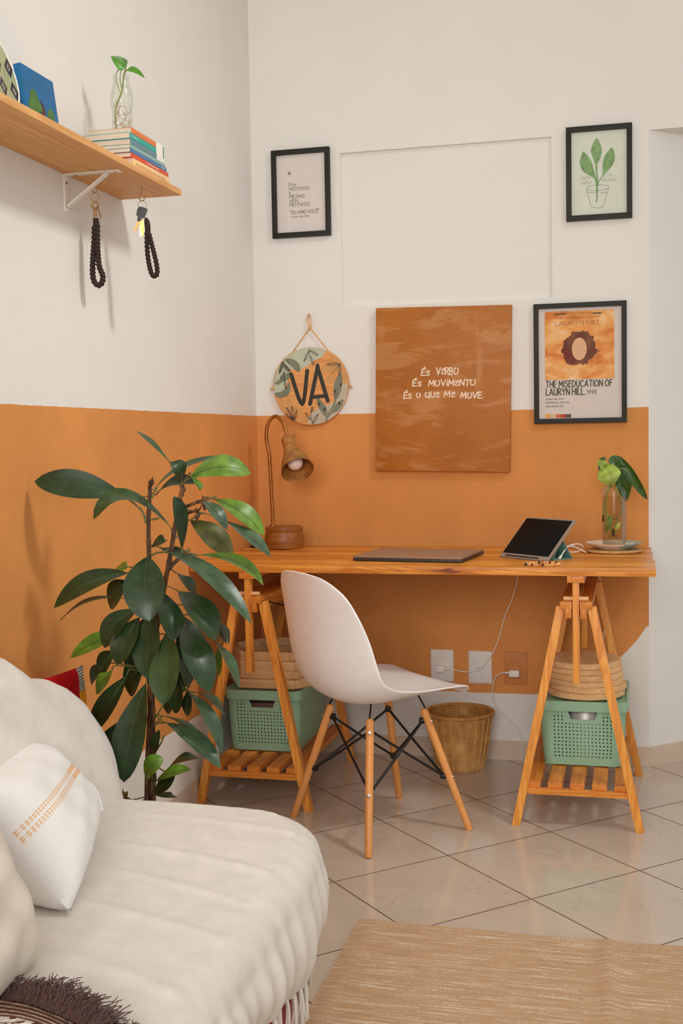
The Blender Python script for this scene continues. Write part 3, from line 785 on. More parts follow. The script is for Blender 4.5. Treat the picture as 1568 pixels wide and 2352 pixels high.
def basket(cx, fy, w, label, rot=0):
    d = .36; cy = fy + d / 2 - .01; z0 = .1365
    root = thing('storage_basket', label, 'basket', (cx, cy, z0), 'sage storage baskets')
    bm = BM(); uvl = bm.loops.layers.uv.new('UVMap')
    def R(k, r=.03): return rrect(w * k, d - w + w * k, r)
    rings = [(R(.90, .028), .004), (R(.93, .03), .03), (R(.955), .08), (R(.975), .13), (R(.99), .177), (R(1.0), .180), (R(1.035), .182), (R(1.045), .19), (R(1.05), .206)]
    loft(bm, rings, uvl, close_bot=True)
    rm = Matrix.Rotation(rot, 4, 'Z'); bmesh.ops.transform(bm, verts=bm.verts, matrix=Matrix.Translation((cx, cy, z0)) @ rm)
    obj('body', bm, m_sage, root, 50)
    for sx in (-1, 1):
        for sy in (-1, 1): bm = BM(); bx(bm, (cx + sx * w * .36, cy + sy * (d / 2 - .05), z0 + .002), (.05, .04, .004), bev=.001); obj('foot', bm, m_lid, root)
    bm = BM()
    loft(bm, [(R(1.052), .2055), (R(1.056), .209), (R(1.056), .2135), (R(1.03), .215), (R(.99), .214), (R(.97), .207)], close_top=True)
    bmesh.ops.transform(bm, verts=bm.verts, matrix=Matrix.Translation((cx, cy, z0)) @ rm)
    obj('lid', bm, m_lid, root, 50)
    return root
basket(1.2445, -.531, .272, 'sage green perforated basket under the stack of round boards')
basket(.176, -.541, .262, 'sage green perforated basket under the hexagonal wooden frames', 0)
bm = BM(); lathe(bm, [(0, 0), (.05, 0), (.055, .005), (.055, .168), (.052, .172), (0, .172)], (1.25, -.455, .143), 32)
tag(obj('metal_tin', bm, plain('pale_tin', (214, 204, 196), .4, .2), loc=(1.25, -.455, .143)), 'pale metal tin inside the sage basket under the round boards', 'tin')
bm = BM(); bx(bm, (.17, -.43, .222), (.17, .14, .155), bev=.03)
tag(obj('folded_cloth', bm, plain('mauve_cloth', (142, 104, 92), .9), loc=(.17, -.43, .145)), 'mauve brown cloth inside the sage basket under the hexagonal frames', 'cloth')
# hexagonal frames
HZ = .1365 + .2155
hexes = [(.197, .186, -.004), (.186, .18, .004), (.190, .186, .0), (.180, .178, .0)]
names = ['lowest', 'second from the bottom', 'third from the bottom', 'topmost']
for k, (s, cx, dy) in enumerate(hexes):
    th = .0305; z0 = HZ + k * (th + .0004); cy = -.515 + .19 * .866 + dy
    bm = BM(); wl = .02
    for q in range(6):
        a = math.radians(60 * q - 90); ap = s * .866; L_ = s + (.004 if q % 2 == k % 2 else -.012)
        c = V((cx + ap * math.cos(a), cy + ap * math.sin(a), z0 + th / 2)); c -= V((math.cos(a), math.sin(a), 0)) * wl / 2
        bx(bm, c, (L_ * .985, wl, th), Matrix.Rotation(a + math.pi / 2, 3, 'Z'), .0012)
    tag(obj('hexagonal_frame', bm, m_raw, loc=(cx, cy, z0)), 'raw pine hexagonal frame on the sage basket, ' + names[k] + ' of the four', 'frame', 'stacked hexagonal frames')
    
# round boards
bz = HZ + .0005
nm = ['lowest', 'second from the bottom', 'third from the bottom', 'third from the top', 'second from the top', 'topmost']
brd = [(1.250, -.415, .124), (1.256, -.41, .124), (1.250, -.412, .122), (1.2475, -.418, .1215), (1.246, -.414, .121), (1.243, -.42, .121)]
for k, (x, y, r) in enumerate(brd):
    bm = BM(); lathe(bm, [(0, 0), (r - .003, 0), (r, .003), (r, .0165), (r - .003, .0195), (0, .0195)], (0, 0, 0), 64)
    o = obj('round_board', bm, m_raw); o.location = (x, y, bz + k * .0197); o.rotation_euler = (0, 0, k * .9 + .4)
    tag(o, 'round pine board on the sage basket lid, ' + nm[k] + ' of the six', 'board', 'stacked round boards')

# ------------------------------------------------------------------ wicker basket
m, t = newmat('wicker', .55, 0, .4)
o = t.obj()
t.link(t.ramp(t.noise(t.mapping(o, (1, 1, 1)), 16, 4, .7), [(.3, lin((168, 110, 46))), (.55, lin((204, 150, 82))), (.75, lin((228, 186, 124)))]), t.b.inputs['Base Color'])
WB = (.79, -.128, .0005)
root = thing('wicker_basket', 'round woven wicker waste basket on the floor under the desk', 'basket', WB)
def wr(z):  return .083 + .036 * (z / .2) ** .8
bm = BM(); n = 132; rows = []
levels = 42
for k in range(levels * 3 + 1):
    z = .2 * k / (levels * 3); row = []; rw = k // 3; ph = k % 3
    for j in range(n):
        a = 2 * math.pi * j / n
        wv = .0022 * math.sin(a * 24 + rw * math.pi) * (1 if ph else .2)
        r = wr(z) + wv + (.0012 if ph else -.0008)
        row.append(bm.verts.new((WB[0] + r * math.cos(a), WB[1] + r * math.sin(a), WB[2] + z)))
    rows.append(row)
for a, b in zip(rows, rows[1:]):
    for j in range(n): bm.faces.new((a[j], a[(j + 1) % n], b[(j + 1) % n], b[j]))
bm.faces.new(rows[0][::-1])
w = obj('woven_body', bm, m, root, 180)
md = w.modifiers.new('thickness', 'SOLIDIFY'); md.thickness = .004; md.offset = -1
bm = BM()
for k in range(24):
    a = 2 * math.pi * (k + .5) / 24
    tube(bm, [(WB[0] + (wr(z) + .002 + .0012 * math.sin(z * 900)) * math.cos(a), WB[1] + (wr(z) + .002 + .0012 * math.sin(z * 900)) * math.sin(a), WB[2] + z) for z in [.002 + .0045 * q for q in range(44)]], .0014, 5)
obj('stake', bm, plain('pale_cane', (226, 184, 120), .5), root, 80)
bm = BM()
for q in range(3):
    tube(bm, [(WB[0] + (.1195 + .0035 * math.sin(a * 36 + q * 2.1)) * math.cos(a), WB[1] + (.1195 + .0035 * math.sin(a * 36 + q * 2.1)) * math.sin(a), WB[2] + .2035 + .0045 * math.cos(a * 36 + q * 2.1)) for a in [2 * math.pi * j / 220 for j in range(220)]], .0034, 6, closed=True)
obj('rim', bm, m, root, 80)

# ------------------------------------------------------------------ sockets and cables on the back wall
m_film, tf = newmat('plastic_film', .2, 0, .5)
tf.b.inputs['Base Color'].default_value = lin((240, 236, 230)); tf.b.inputs['Alpha'].default_value = .28
m_terp = plain('painted_terracotta_plate', (199, 127, 62), .6, var=.04)
def socket(cx, cz, label, pm, cover=True):
    root = thing('wall_socket', label, 'socket', (cx, 0, cz), 'wall sockets')
    bm = BM(); bx(bm, (cx, -.004, cz), (.084, .008, .119), bev=.0025); obj('plate', bm, pm, root)
    for z, h, d in ((-.002, .026, .004), (.030, .022, .003)):
        bm = BM(); bx(bm, (cx, -.0085, cz + z), (.046, d, h), bev=.001); obj('insert', bm, pm, root)
    if cover:
        for i in (-1, 0, 1):
            bm = BM(); lathe(bm, [(0, .0004), (.0023, .0004), (.0023, -.001), (0, -.001)], (cx + i * .0095, -.0105, cz - .002 - (.002 if i == 0 else 0)), 12, frame_of(V((0, -1, 0)))); obj('pin_hole', bm, m_blackp, root)
        # clear sheet taped over the plate
        bm = BM(); rnd = random.Random(int(cx * 100)); g = []
        for i in range(9):
            g.append([bm.verts.new((cx - .0445 + .089 * i / 8 + (rnd.uniform(-.001, .001)), -.0135 - .002 * math.sin(i * .8 + j) * (0 < i < 8), cz - .062 + .124 * j / 8 + rnd.uniform(-.001, .001))) for j in range(9)])
        for i in range(8):
            for j in range(8): bm.faces.new((g[i][j], g[i + 1][j], g[i + 1][j + 1], g[i][j + 1]))
        obj('plastic_cover', bm, m_film, root, 80)
    return root
socket(.7085, .3475, 'white wall socket with a plug in it, under a clear plastic sheet', m_wpl)
socket(.8505, .3455, 'empty white wall socket under a clear plastic sheet', m_wpl)
socket(.981, .345, 'wall socket painted orange like the wall, holding a white charger', m_terp, False)
bm = BM(); bx(bm, (.703, -.019, .338), (.034, .022, .024), bev=.006); root = obj('plug', bm, m_wpl, loc=(.703, -.019, .338))
tag(root, 'white plug in the covered wall socket nearest the chair', 'plug')
bm = BM(); tube(bm, cr([(.708, -.026, .338), (.735, -.022, .3355), (.76, -.019, .333), (.80, -.018, .328), (.845, -.020, .338), (.872, -.019, .362), (.891, -.018, .392), (.903, -.012, .412), (.918, -.008, .450), (.931, -.008, .495), (.945, -.008, .545), (.963, -.008, .585), (.982, -.008, .645), (.992, -.010, .70), (.996, -.02, .765)], 6), .0019, 8)
obj('cord', bm, m_wpl, root, 80)
bm = BM(); bx(bm, (.978, -.0285, .331), (.037, .034, .024), bev=.005); root = obj('charger', bm, m_wpl, loc=(.978, -.0285, .331))
tag(root, 'white cube charger with a long cable in the orange painted socket', 'charger')
bm = BM(); tube(bm, [(.958, -.032, .332), (.946, -.032, .332)], .004, 10)
tube(bm, cr([(.95, -.032, .332), (.932, -.03, .330), (.908, -.024, .312), (.897, -.018, .270), (.897, -.014, .235), (.912, -.012, .196), (.945, -.013, .165), (.985, -.014, .125), (1.0, -.014, .085), (1.003, -.016, .045), (1.004, -.022, .0045), (1.02, -.06, .003), (1.05, -.09, .003)], 7), .002, 8)
obj('cable', bm, m_wpl, root, 80)
bm = BM(); tube(bm, cr([(1.275, -.045, .775), (1.283, -.02, .69), (1.297, -.012, .62), (1.306, -.011, .56), (1.300, -.01, .50), (1.29, -.01, .40), (1.285, -.012, .25), (1.28, -.014, .12), (1.28, -.016, .01)], 6), .0018, 8)
tag(obj('white_cable', bm, m_wpl, loc=(1.29, -.02, .4)), 'thin white cable hanging behind the round boards', 'cable')
bm = BM(); tube(bm, cr([(.248, -.70, .679), (.27, -.66, .665), (.31, -.55, .635), (.36, -.45, .60), (.40, -.38, .55), (.42, -.3, .45), (.40, -.12, .3), (.36, -.03, .2)], 6), .0026, 8)
root = obj('black_cord', bm, m_blackp, loc=(.3, -.5, .6)); tag(root, 'black cord hooked on the trestle leg behind the chair', 'cord')
bm = BM(); tube(bm, [(.229, -.7405, .6845), (.244, -.7405, .6825)], .0055, 12); tube(bm, [(.242, -.74, .683), (.249, -.7, .679)], .004, 10); obj('connector', bm, m_steel, root)

# ------------------------------------------------------------------ potted plant
root = thing('potted_plant', 'tall potted plant with long dark glossy leaves behind the sofa', 'plant', (.275, -1.70, 0))
bm = BM(); lathe(bm, [(0, .0005), (.075, .0005), (.08, .006), (.098, .25), (.104, .255), (.104, .285), (.094, .286), (.092, .26), (0, .26)], (.275, -1.70, 0), 48)
obj('pot', bm, plain('clay_pot', (176, 106, 70), .7), root, 40)
bm = BM(); lathe(bm, [(0, .012), (.06, .01), (.091, 0), (.091, -.01), (0, -.01)], (.275, -1.70, .268), 24); obj('soil', bm, plain('soil', (60, 44, 32), .95, var=.3, scale=120), root, 80)
m_bark, t = newmat('brown_stem', .7, 0, .3)
o = t.obj(); t.link(t.ramp(t.noise(t.mapping(o, (1, 1, .35)), 60, 4), [(.3, lin((44, 34, 26))), (.5, lin((84, 60, 42))), (.7, lin((132, 88, 54)))]), t.b.inputs['Base Color']); t.bump(t.noise(o, 90, 3), .6, .004)
stems = [([(0.254, -1.715, 0.171), (0.257, -1.715, 0.268), (0.261, -1.715, 0.322), (0.267, -1.715, 0.44), (0.276, -1.715, 0.547), (0.278, -1.715, 0.632), (0.299, -1.715, 0.759), (0.33, -1.715, 0.895), (0.344, -1.715, 0.958), (0.356, -1.715, 1.02), (0.375, -1.715, 1.097)], 0.0085, 0.0045), ([(0.279, -1.715, 0.632), (0.282, -1.715, 0.801), (0.284, -1.715, 0.916), (0.284, -1.715, 0.978), (0.287, -1.715, 1.041), (0.293, -1.715, 1.108)], 0.006, 0.0045), ([(0.272, -1.715, 0.172), (0.276, -1.715, 0.313), (0.28, -1.715, 0.441), (0.282, -1.715, 0.59), (0.288, -1.715, 0.696)], 0.0075, 0.006), ([(0.33, -1.715, 0.895), (0.348, -1.715, 0.914), (0.381, -1.715, 0.939)], 0.0055, 0.004), ([(0.356, -1.715, 1.02), (0.379, -1.715, 1.045), (0.426, -1.715, 1.063)], 0.0045, 0.0035), ([(0.356, -1.715, 1.004), (0.384, -1.715, 1.03), (0.411, -1.715, 1.038)], 0.004, 0.003)]
bm = BM(); rnd = random.Random(2)
for pts, r0, r1 in stems:
    c = cr(pts, 8); k = len(c)
    tube(bm, c, [(r0 + (r1 - r0) * i / (k - 1)) * (1.25 if i % 9 == 4 else 1) for i in range(k)], 10)
for tip in [stems[k][0][-1] for k in (1, 0, 4, 5, 3)]:
    for q in range(7):
        a = rnd.uniform(0, 6.28); s = V(tip) + V((0, 0, -.004 * q))
        tube(bm, [s, s + V((.006 * math.cos(a), .006 * math.sin(a), .005)), s + V((.008 * math.cos(a), .008 * math.sin(a), .012))], [.003, .002, .0006], 5)
obj('stem', bm, m_bark, root, 80)
def leafmat(name, col, rough, var=.16):
    m, t = newmat(name, rough, 0, .45)
    o = t.obj(); t.link(t.ramp(t.noise(o, 38, 3), [(.3, lin(dark(col, 1 - var))), (.7, lin(dark(col, 1 + var)))]), t.b.inputs['Base Color'])
    t.b.inputs['Subsurface Weight'].default_value = 0
    t.bump(t.noise(o, 70, 2), .12, .003); return m
LM = [leafmat('dark_leaf', (36, 56, 28), .36), leafmat('mid_leaf', (46, 68, 34), .38), leafmat('young_leaf', (92, 124, 38), .38), leafmat('bluish_leaf', (62, 84, 58), .33), leafmat('brownish_leaf', (84, 84, 40), .45), leafmat('dry_leaf', (126, 98, 46), .5), leafmat('leaf_rib', (70, 88, 48), .4)]
LI = {'d': 0, 'm': 1, 'b': 2, 'g': 3, 'u': 4, 'o': 5}
LEAVES = [['d',224,-1715,1074,134,-1785,1109,23,-1775,1112,75,33,-81,47],
['m',342,-1715,997,252,-1805,1140,192,-1815,1024,65,33,-25,91],
['m',343,-1715,1152,299,-1745,1211,248,-1695,1229,40,63,-3,78],
['m',304,-1715,1090,366,-1725,1154,474,-1655,1164,50,-27,-35,90],
['b',393,-1715,1114,473,-1730,1162,526,-1665,1121,60,27,-79,55],
['d',370,-1725,1102,406,-1785,1144,367,-1765,1155,40,89,-39,-25],
['d',297,-1675,1082,358,-1705,1125,395,-1655,1097,40,1,-63,78],
['b',399,-1725,1123,442,-1790,1109,441,-1775,1082,30,67,-5,74],
['d',368,-1715,945,400,-1785,1036,376,-1775,1075,45,91,-36,-21],
['g',428,-1725,1061,476,-1780,1054,497,-1755,995,40,49,-48,73],
['b',445,-1695,1063,529,-1725,1043,560,-1675,977,60,57,-52,64],
['u',375,-1675,1011,449,-1705,989,474,-1655,925,60,50,-78,39],
['g',481,-1715,1013,557,-1755,980,588,-1715,930,50,58,-33,75],
['b',408,-1715,932,537,-1755,942,568,-1715,862,50,38,-33,86],
['g',337,-1735,941,472,-1805,926,563,-1795,786,60,45,-38,81],
['d',290,-1715,949,333,-1770,977,344,-1745,969,30,-55,-68,48],
['d',303,-1685,946,341,-1715,938,376,-1665,926,40,35,-39,85],
['d',299,-1755,932,315,-1840,881,337,-1845,794,97,15,-81,57],
['d',234,-1725,889,164,-1800,893,73,-1795,813,70,-5,-68,73],
['b',231,-1705,901,224,-1730,906,163,-1675,878,45,-45,-46,76],
['d',215,-1685,864,191,-1715,853,156,-1665,793,60,-45,-88,13],
['d',224,-1715,825,149,-1785,848,76,-1775,776,50,-23,-20,95],
['d',344,-1695,887,389,-1725,870,387,-1675,826,45,83,-25,50],
['d',325,-1755,854,388,-1835,813,389,-1835,748,65,63,-38,67],
['d',369,-1745,850,456,-1820,832,484,-1815,749,75,40,-47,79],
['d',260,-1735,803,222,-1805,792,200,-1795,720,65,-9,-77,63],
['b',208,-1715,740,173,-1775,742,90,-1755,687,50,-6,-73,68],
['d',272,-1755,788,261,-1825,748,239,-1815,685,65,-6,-85,52],
['d',304,-1745,805,315,-1820,735,314,-1815,654,75,-18,-90,40],
['m',352,-1775,762,385,-1865,689,377,-1875,609,80,-20,-83,51],
['d',386,-1755,767,442,-1835,737,473,-1835,631,80,57,-50,66],
['g',443,-1715,729,497,-1765,706,510,-1735,623,50,83,-11,54],
['d',448,-1705,781,487,-1750,765,481,-1715,718,30,87,-15,48],
['b',445,-1695,717,467,-1725,688,433,-1675,637,40,-69,-72,-8],
['d',156,-1695,658,131,-1725,651,103,-1675,605,40,-54,-81,23],
['d',179,-1695,695,164,-1725,681,123,-1675,627,50,-45,-89,11],
['b',180,-1715,652,175,-1755,638,135,-1715,593,45,-42,-85,32],
['d',218,-1715,639,192,-1765,582,118,-1735,492,65,-34,-87,35],
['d',284,-1755,630,271,-1845,518,267,-1855,421,85,-7,-90,43],
['d',201,-1715,528,170,-1775,478,139,-1755,379,60,-32,-87,37],
['d',345,-1715,640,365,-1765,604,346,-1735,558,50,-29,-93,23],
['d',368,-1705,607,387,-1750,585,367,-1715,548,40,-38,-91,16],
['g',376,-1725,608,462,-1790,580,477,-1775,479,50,71,-24,66],
['m',387,-1705,602,454,-1745,606,462,-1705,544,40,61,-11,79],
['g',325,-1735,533,424,-1805,529,481,-1795,448,55,34,-34,87],
['m',301,-1705,541,381,-1750,546,418,-1715,477,40,48,4,88],
['m',276,-1705,441,298,-1750,488,298,-1715,510,30,-38,-93,-1],
['b',287,-1775,403,315,-1835,464,350,-1815,468,45,-54,-84,1],
['d',317,-1715,415,370,-1755,466,401,-1715,444,40,-30,-39,87],
['b',304,-1765,396,365,-1810,445,402,-1775,435,40,-36,-49,79],
['d',275,-1715,351,340,-1755,398,329,-1715,414,45,-40,-85,34],
['d',297,-1755,367,346,-1805,377,365,-1775,367,35,-3,-8,100],
['o',227,-1755,348,245,-1805,377,226,-1775,378,22,96,-24,-12],
['o',250,-1755,343,240,-1805,373,196,-1775,365,20,34,11,93],
['d',283,-1675,795,241,-1715,716,209,-1675,622,70,-27,-96,11],
['d',336,-1675,753,375,-1715,709,359,-1675,605,65,88,-46,14],
['d',307,-1685,712,362,-1730,660,344,-1695,586,60,86,-43,28],
['d',259,-1665,707,218,-1700,649,199,-1655,574,60,-34,-94,8],
['d',318,-1665,794,389,-1700,738,395,-1655,666,60,81,-36,46],
['d',414,-1695,800,470,-1745,767,474,-1715,721,40,75,-20,63],
['d',321,-1675,641,321,-1715,605,304,-1675,539,50,-34,-94,6]]
PET = [[[312,-1715,1020],[284,-1715,1018],[260,-1715,1046],[224,-1715,1074]],[[358,-1715,973],[347,-1715,984],[342,-1715,997]],[[284,-1715,916],[281,-1715,922],[281,-1715,928]],[[284,-1715,905],[258,-1715,893],[230,-1715,888]],[[368,-1715,922],[368,-1715,945]],[[391,-1715,1014],[411,-1715,1028],[427,-1715,1032]],[[459,-1715,1071],[428,-1715,1061]],[[408,-1715,932],[384,-1715,939]],[[328,-1715,939],[304,-1715,937],[287,-1715,928]],[[258,-1715,333],[232,-1715,329],[207,-1715,338]],[[306,-1715,543],[292,-1715,527],[277,-1715,521]],[[316,-1715,528],[294,-1715,525],[277,-1715,513]],[[322,-1715,591],[295,-1715,548],[281,-1715,532]],[[309,-1715,496],[302,-1715,479],[280,-1715,446]],[[372,-1715,606],[367,-1715,608],[339,-1715,624]],[[309,-1715,1092],[291,-1715,1061]],[[388,-1715,1114],[375,-1715,1100]],[[284,-1715,1020],[278,-1715,1009],[273,-1715,1030],[263,-1715,1046]]]
bm = BM()
for q in LEAVES:
    p = [a / 1000 for a in q[1:11]]; nrm = [a / 100 for a in q[11:14]]
    B, C, T = V(p[0:3]), V(p[3:6]), V(p[6:9])
    for a in (B, C, T): a.x = max(a.x, .012)
    mi = LI[q[0]]
    leaf(bm, B, C, T, p[9], nrm, mi, cup=.10 if q[0] != 'u' else -.05, ns=14)
    # raised midrib
    rib = [B * (1 - s) ** 2 + C * 2 * s * (1 - s) + T * s * s for s in [i / 12 for i in range(12)]]
    tube(bm, [r + V(nrm) * .0006 for r in rib], [.0009 * (1 - i / 13) + .0002 for i in range(12)], 5, mi=6)
obj('foliage', bm, LM, root, 80, recalc=False)
bm = BM()
for s in PET: tube(bm, cr([V(a) / 1000 for a in s], 5), .0024, 6)
for q in LEAVES:
    p = [a / 1000 for a in q[1:4]]; best = None
    B = V(p); B.x = max(B.x, .012)
    for pts, _, _ in stems:
        for c in cr(pts, 6):
            c2 = c + V((0, 0, 0)); d = (c2 - B).length + (.05 if c2.z > B.z + .02 else 0)
            if best is None or d < best[0]: best = (d, c2)
    C = V([a / 1000 for a in q[4:7]])
    if best[0] > .012: tube(bm, cr([B, B + (B - C).normalized() * .02 * min(1, best[0] / .05), best[1] + V((0, 0, .006)), best[1]], 5), [.0016] * 15 + [.0022], 6)
obj('petiole', bm, leafmat('petiole_green', (108, 104, 58), .5), root, 80)

# ------------------------------------------------------------------ pictures on the back wall
m_fr = plain('black_frame_paint', (36, 34, 27), .5, spec=.25, var=.06)
def framed(x0, x1, z0, z1, label, paper, bw=.0185, dep=.018):
    root = thing('framed_picture', label, 'picture', ((x0 + x1) / 2, 0, (z0 + z1) / 2))
    bm = BM(); c = -dep / 2 - .001
    bx(bm, ((x0 + x1) / 2, c, z1 - bw / 2), (x1 - x0, dep, bw), bev=.001); bx(bm, ((x0 + x1) / 2, c, z0 + bw / 2), (x1 - x0, dep, bw), bev=.001)
    for x in (x0 + bw / 2, x1 - bw / 2): bx(bm, (x, c, (z0 + z1) / 2), (bw, dep, z1 - z0 - 2 * bw + .001), bev=.001)
    obj('frame', bm, m_fr, root)
    bm = BM(); bx(bm, ((x0 + x1) / 2, -.0045, (z0 + z1) / 2), (x1 - x0 - .008, .007, z1 - z0 - .008), bev=0)
    p = obj('print', bm, paper, root)
    return root, p
# 1: hand-lettered verse
r1, p1 = framed(.0835, .3095, 1.9595, 2.2845, 'black framed handwritten verse with a tiny heart above the round plaque', plain('verse_paper', (212, 202, 196), .6, var=.01))
def fm(inner, box):
    """pixel-like coordinates of a print measured inside a rectangle -> wall coordinates"""
    (ax, ay), (bx_, by) = inner; x0, x1, z0, z1 = box
    return lambda x, y: (x0 + (x - ax) / (bx_ - ax) * (x1 - x0), z1 - (y - ay) / (by - ay) * (z1 - z0))
F1 = fm(((218, 308), (1250, 1950)), (.102, .291, 1.978, 2.266))
O1 = V((0, -.0086, 0)); bm = BM()
def tl(bm, s, F, x, y, h, w, **k):
    a, b = F(x, y); sc_ = abs(F(0, 1)[1] - F(0, 0)[1]); sx = abs(F(1, 0)[0] - F(0, 0)[0])
    if 'fit' in k: k['fit'] *= sx
    text(bm, s, a, b, h * sc_, w * sx, O1, XR, ZU, **k)
for s, x, y, h, fit in (('Por', 478, 975, 75, 172), ('MOTIVOS', 480, 1063, 68, 425), ('E', 484, 1150, 62, 28), ('MESMO', 484, 1222, 68, 318), ('SEM', 486, 1312, 62, 180), ('MOTIVOS', 490, 1400, 70, 412), ('"EU AMO VOCÊ"', 500, 1560, 72, 615)):
    tl(bm, s, F1, x, y, h, 9, fit=fit, jit=.05, rise=0)
rnd = random.Random(4)
for i in range(11):       # illegible small signature
    if i == 4: continue
    x = 530 + i * 34
    for _ in range(3):
        a = F1(x + rnd.uniform(0, 18), 1640 - rnd.uniform(0, 12)); b = F1(x + rnd.uniform(0, 18), 1600 + rnd.uniform(-8, 20)); ribbon(bm, [a, b], .0011, O1, XR, ZU)
flat(bm, cr2([F1(*p) for p in [(490, 735), (465, 700), (468, 668), (480, 662), (491, 682), (503, 660), (516, 664), (518, 690)]], 4, True), O1, XR, ZU)
obj('lettering', bm, plain('verse_ink', (128, 118, 100), .8), p1, 0, recalc=False)
# 2: painted cutting in a drawn glass
r2, p2 = framed(1.1738, 1.401, 1.9562, 2.283, 'black framed drawing of three green leaves in a glass, beside the slanting white wall', plain('mint_paper', (205, 209, 192), .6, var=.015))
F2_ = fm(((258, 0), (1318, 1000)), (1.192, 1.3825, 1.9745, 2.2645))
def F2(x, y):
    u = (x - 258) / 1060; top = 365 - 72 * u; bot = 1935 - 58 * u
    return 1.192 + u * .1905, 2.2645 - (y - top) / (bot - top) * .29
bm = BM()
lv = [[(757, 465), (820, 585), (842, 690), (820, 830), (770, 930), (745, 985), (720, 965), (690, 880), (640, 740), (640, 655), (690, 540)],
      [(487, 715), (560, 780), (640, 890), (670, 985), (700, 1100), (722, 1200), (690, 1210), (560, 1140), (480, 1080), (430, 970), (430, 870), (460, 770)],
      [(1040, 645), (1085, 760), (1090, 860), (1050, 970), (960, 1080), (880, 1150), (860, 1120), (860, 980), (880, 850), (950, 730)]]
for k in lv: flat(bm, cr2([F2(*p) for p in k], 4, True), O1, XR, ZU, 0)
for k, w in (([(740, 960), (742, 1080), (757, 1250), (752, 1380)], .0055), ([(880, 1140), (830, 1220), (785, 1290), (765, 1360)], .003), ([(700, 1180), (730, 1260), (750, 1360), (750, 1500)], .0065), ([(755, 1450), (750, 1560), (738, 1670)], .004)):
    ribbon(bm, cr2([F2(*p) for p in k], 5), w, O1, XR, ZU, 0)
O1b = V((0, -.0088, 0))
for k in ([(757, 480), (740, 720), (745, 970)], [(490, 730), (560, 950), (705, 1190)], [(1038, 660), (960, 900), (870, 1140)]): ribbon(bm, cr2([F2(*p) for p in k], 5), .0012, O1b, XR, ZU, 1)
for k, cl in (([(545, 1420), (600, 1370), (760, 1350), (920, 1355), (978, 1395), (900, 1435), (760, 1455), (620, 1445), (545, 1425)], 0), ([(548, 1435), (590, 1580), (630, 1730)], 0), ([(975, 1405), (920, 1580), (875, 1740)], 0), ([(630, 1730), (690, 1775), (820, 1775), (875, 1745)], 0), ([(580, 1490), (650, 1485), (720, 1497)], 0), ([(815, 1500), (880, 1490), (945, 1487)], 0)):
    ribbon(bm, cr2([F2(*p) for p in k], 5), .0009, O1b, XR, ZU, 2)
def t2_(s, x, y, h, fit):
    a, b = F2(x, y); text(bm, s, a, b, h * .000185, .0008, O1b, XR, ZU, fit=fit * .00018, jit=.06, rise=0, mi=3)
t2_('CALMA', 425, 1248, 62, 205); t2_('É UM', 890, 1190, 42, 150); t2_('DUER A', 440, 1335, 52, 205); t2_('PROCESSO', 850, 1282, 42, 265)
obj('drawing', bm, [plain('leaf_paint', (120, 152, 98), .7, var=.14, scale=60), plain('leaf_vein_paint', (150, 172, 120), .7), plain('pencil_line', (104, 104, 88), .8), plain('faint_pencil', (166, 164, 146), .8)], p2, 0, recalc=False)
# 3: record poster with a plain orange field in place of the sleeve art
r3, p3 = framed(1.056, 1.381, 1.2415, 1.6695, 'large black framed record poster with an orange square, above the glass vase', plain('poster_paper', (206, 194, 184), .6, var=.01), .0175)
X0, X1, Z0, Z1 = 1.0735, 1.3635, 1.259, 1.652
def F3(x, y):
    u = (x - 225) / 773; top = 158 - 28 * u; bot = 1180 - 12 * u
    return X0 + u * (X1 - X0), Z1 - (y - top) / (bot - top) * (Z1 - Z0)
m, t = newmat('orange_wash', .6, 0, .3)
o = t.obj(); x, y, z = t.sep(o)
n = t.noise(t.mapping(o, (9, 1, 16)), 1.0, 5, .62, .4)
c = t.ramp(n, [(.30, lin((176, 84, 34))), (.45, lin((214, 132, 62))), (.56, lin((226, 164, 92))), (.70, lin((232, 200, 158)))])
r = t.math('SQRT', t.math('ADD', t.math('POWER', t.math('SUBTRACT', x, -.004), 2), t.math('POWER', t.math('SUBTRACT', z, .052), 2)))
rn = t.math('ADD', r, t.math('MULTIPLY', t.math('SUBTRACT', t.noise(o, 34, 3, .6), .5), .05))
blob = t.ramp(t.noise(t.mapping(o, (1, 1, .6)), 13, 3), [(.35, lin((110, 22, 18))), (.5, lin((104, 62, 40))), (.68, lin((150, 92, 62)))])
c = t.mix(t.math('LESS_THAN', rn, .062), c, blob)
c = t.mix(t.math('LESS_THAN', t.math('ADD', t.math('POWER', t.math('DIVIDE', t.math('ADD', x, .002), .026), 2), t.math('POWER', t.math('DIVIDE', t.math('SUBTRACT', z, .05), .04), 2)), 1), c, lin((214, 168, 128)))
t.link(c, t.b.inputs['Base Color'])
bm = BM(); a = F3(283, 185); b = F3(930, 802)
flat(bm, [(b[0], b[1]), (b[0], a[1]), (a[0], a[1]), (a[0], b[1])], O1, XR, ZU)
obj('orange_panel', bm, m, p3, 0, recalc=False)
bm = BM()
def t3(s, x, y, h, fit, w, mi, o=O1b):
    a, b = F3(x, y); text(bm, s, a, b, h * .00038, w, o, XR, ZU, fit=fit * .000375, mi=mi, gap=.26)
t3('THE MISEDUCATION OF', 292, 886, 58, 618, .0031, 0); t3('LAURYN HILL.', 292, 960, 62, 368, .0033, 0); t3('1998', 672, 953, 42, 92, .0014, 0)
t3('running time: 1:09:20'.upper(), 288, 1002, 12, 172, .0008, 1); t3('PERFORMED BY: LAURYN HILL', 288, 1036, 14, 225, .0008, 1); t3('GENRE: HIP HOP, SOUL', 288, 1071, 14, 165, .0008, 1)
t3('THE MISEDUCATION OF', 385, 252, 22, 420, .0011, 2); t3('LAURYN HILL', 380, 312, 40, 425, .0018, 2)
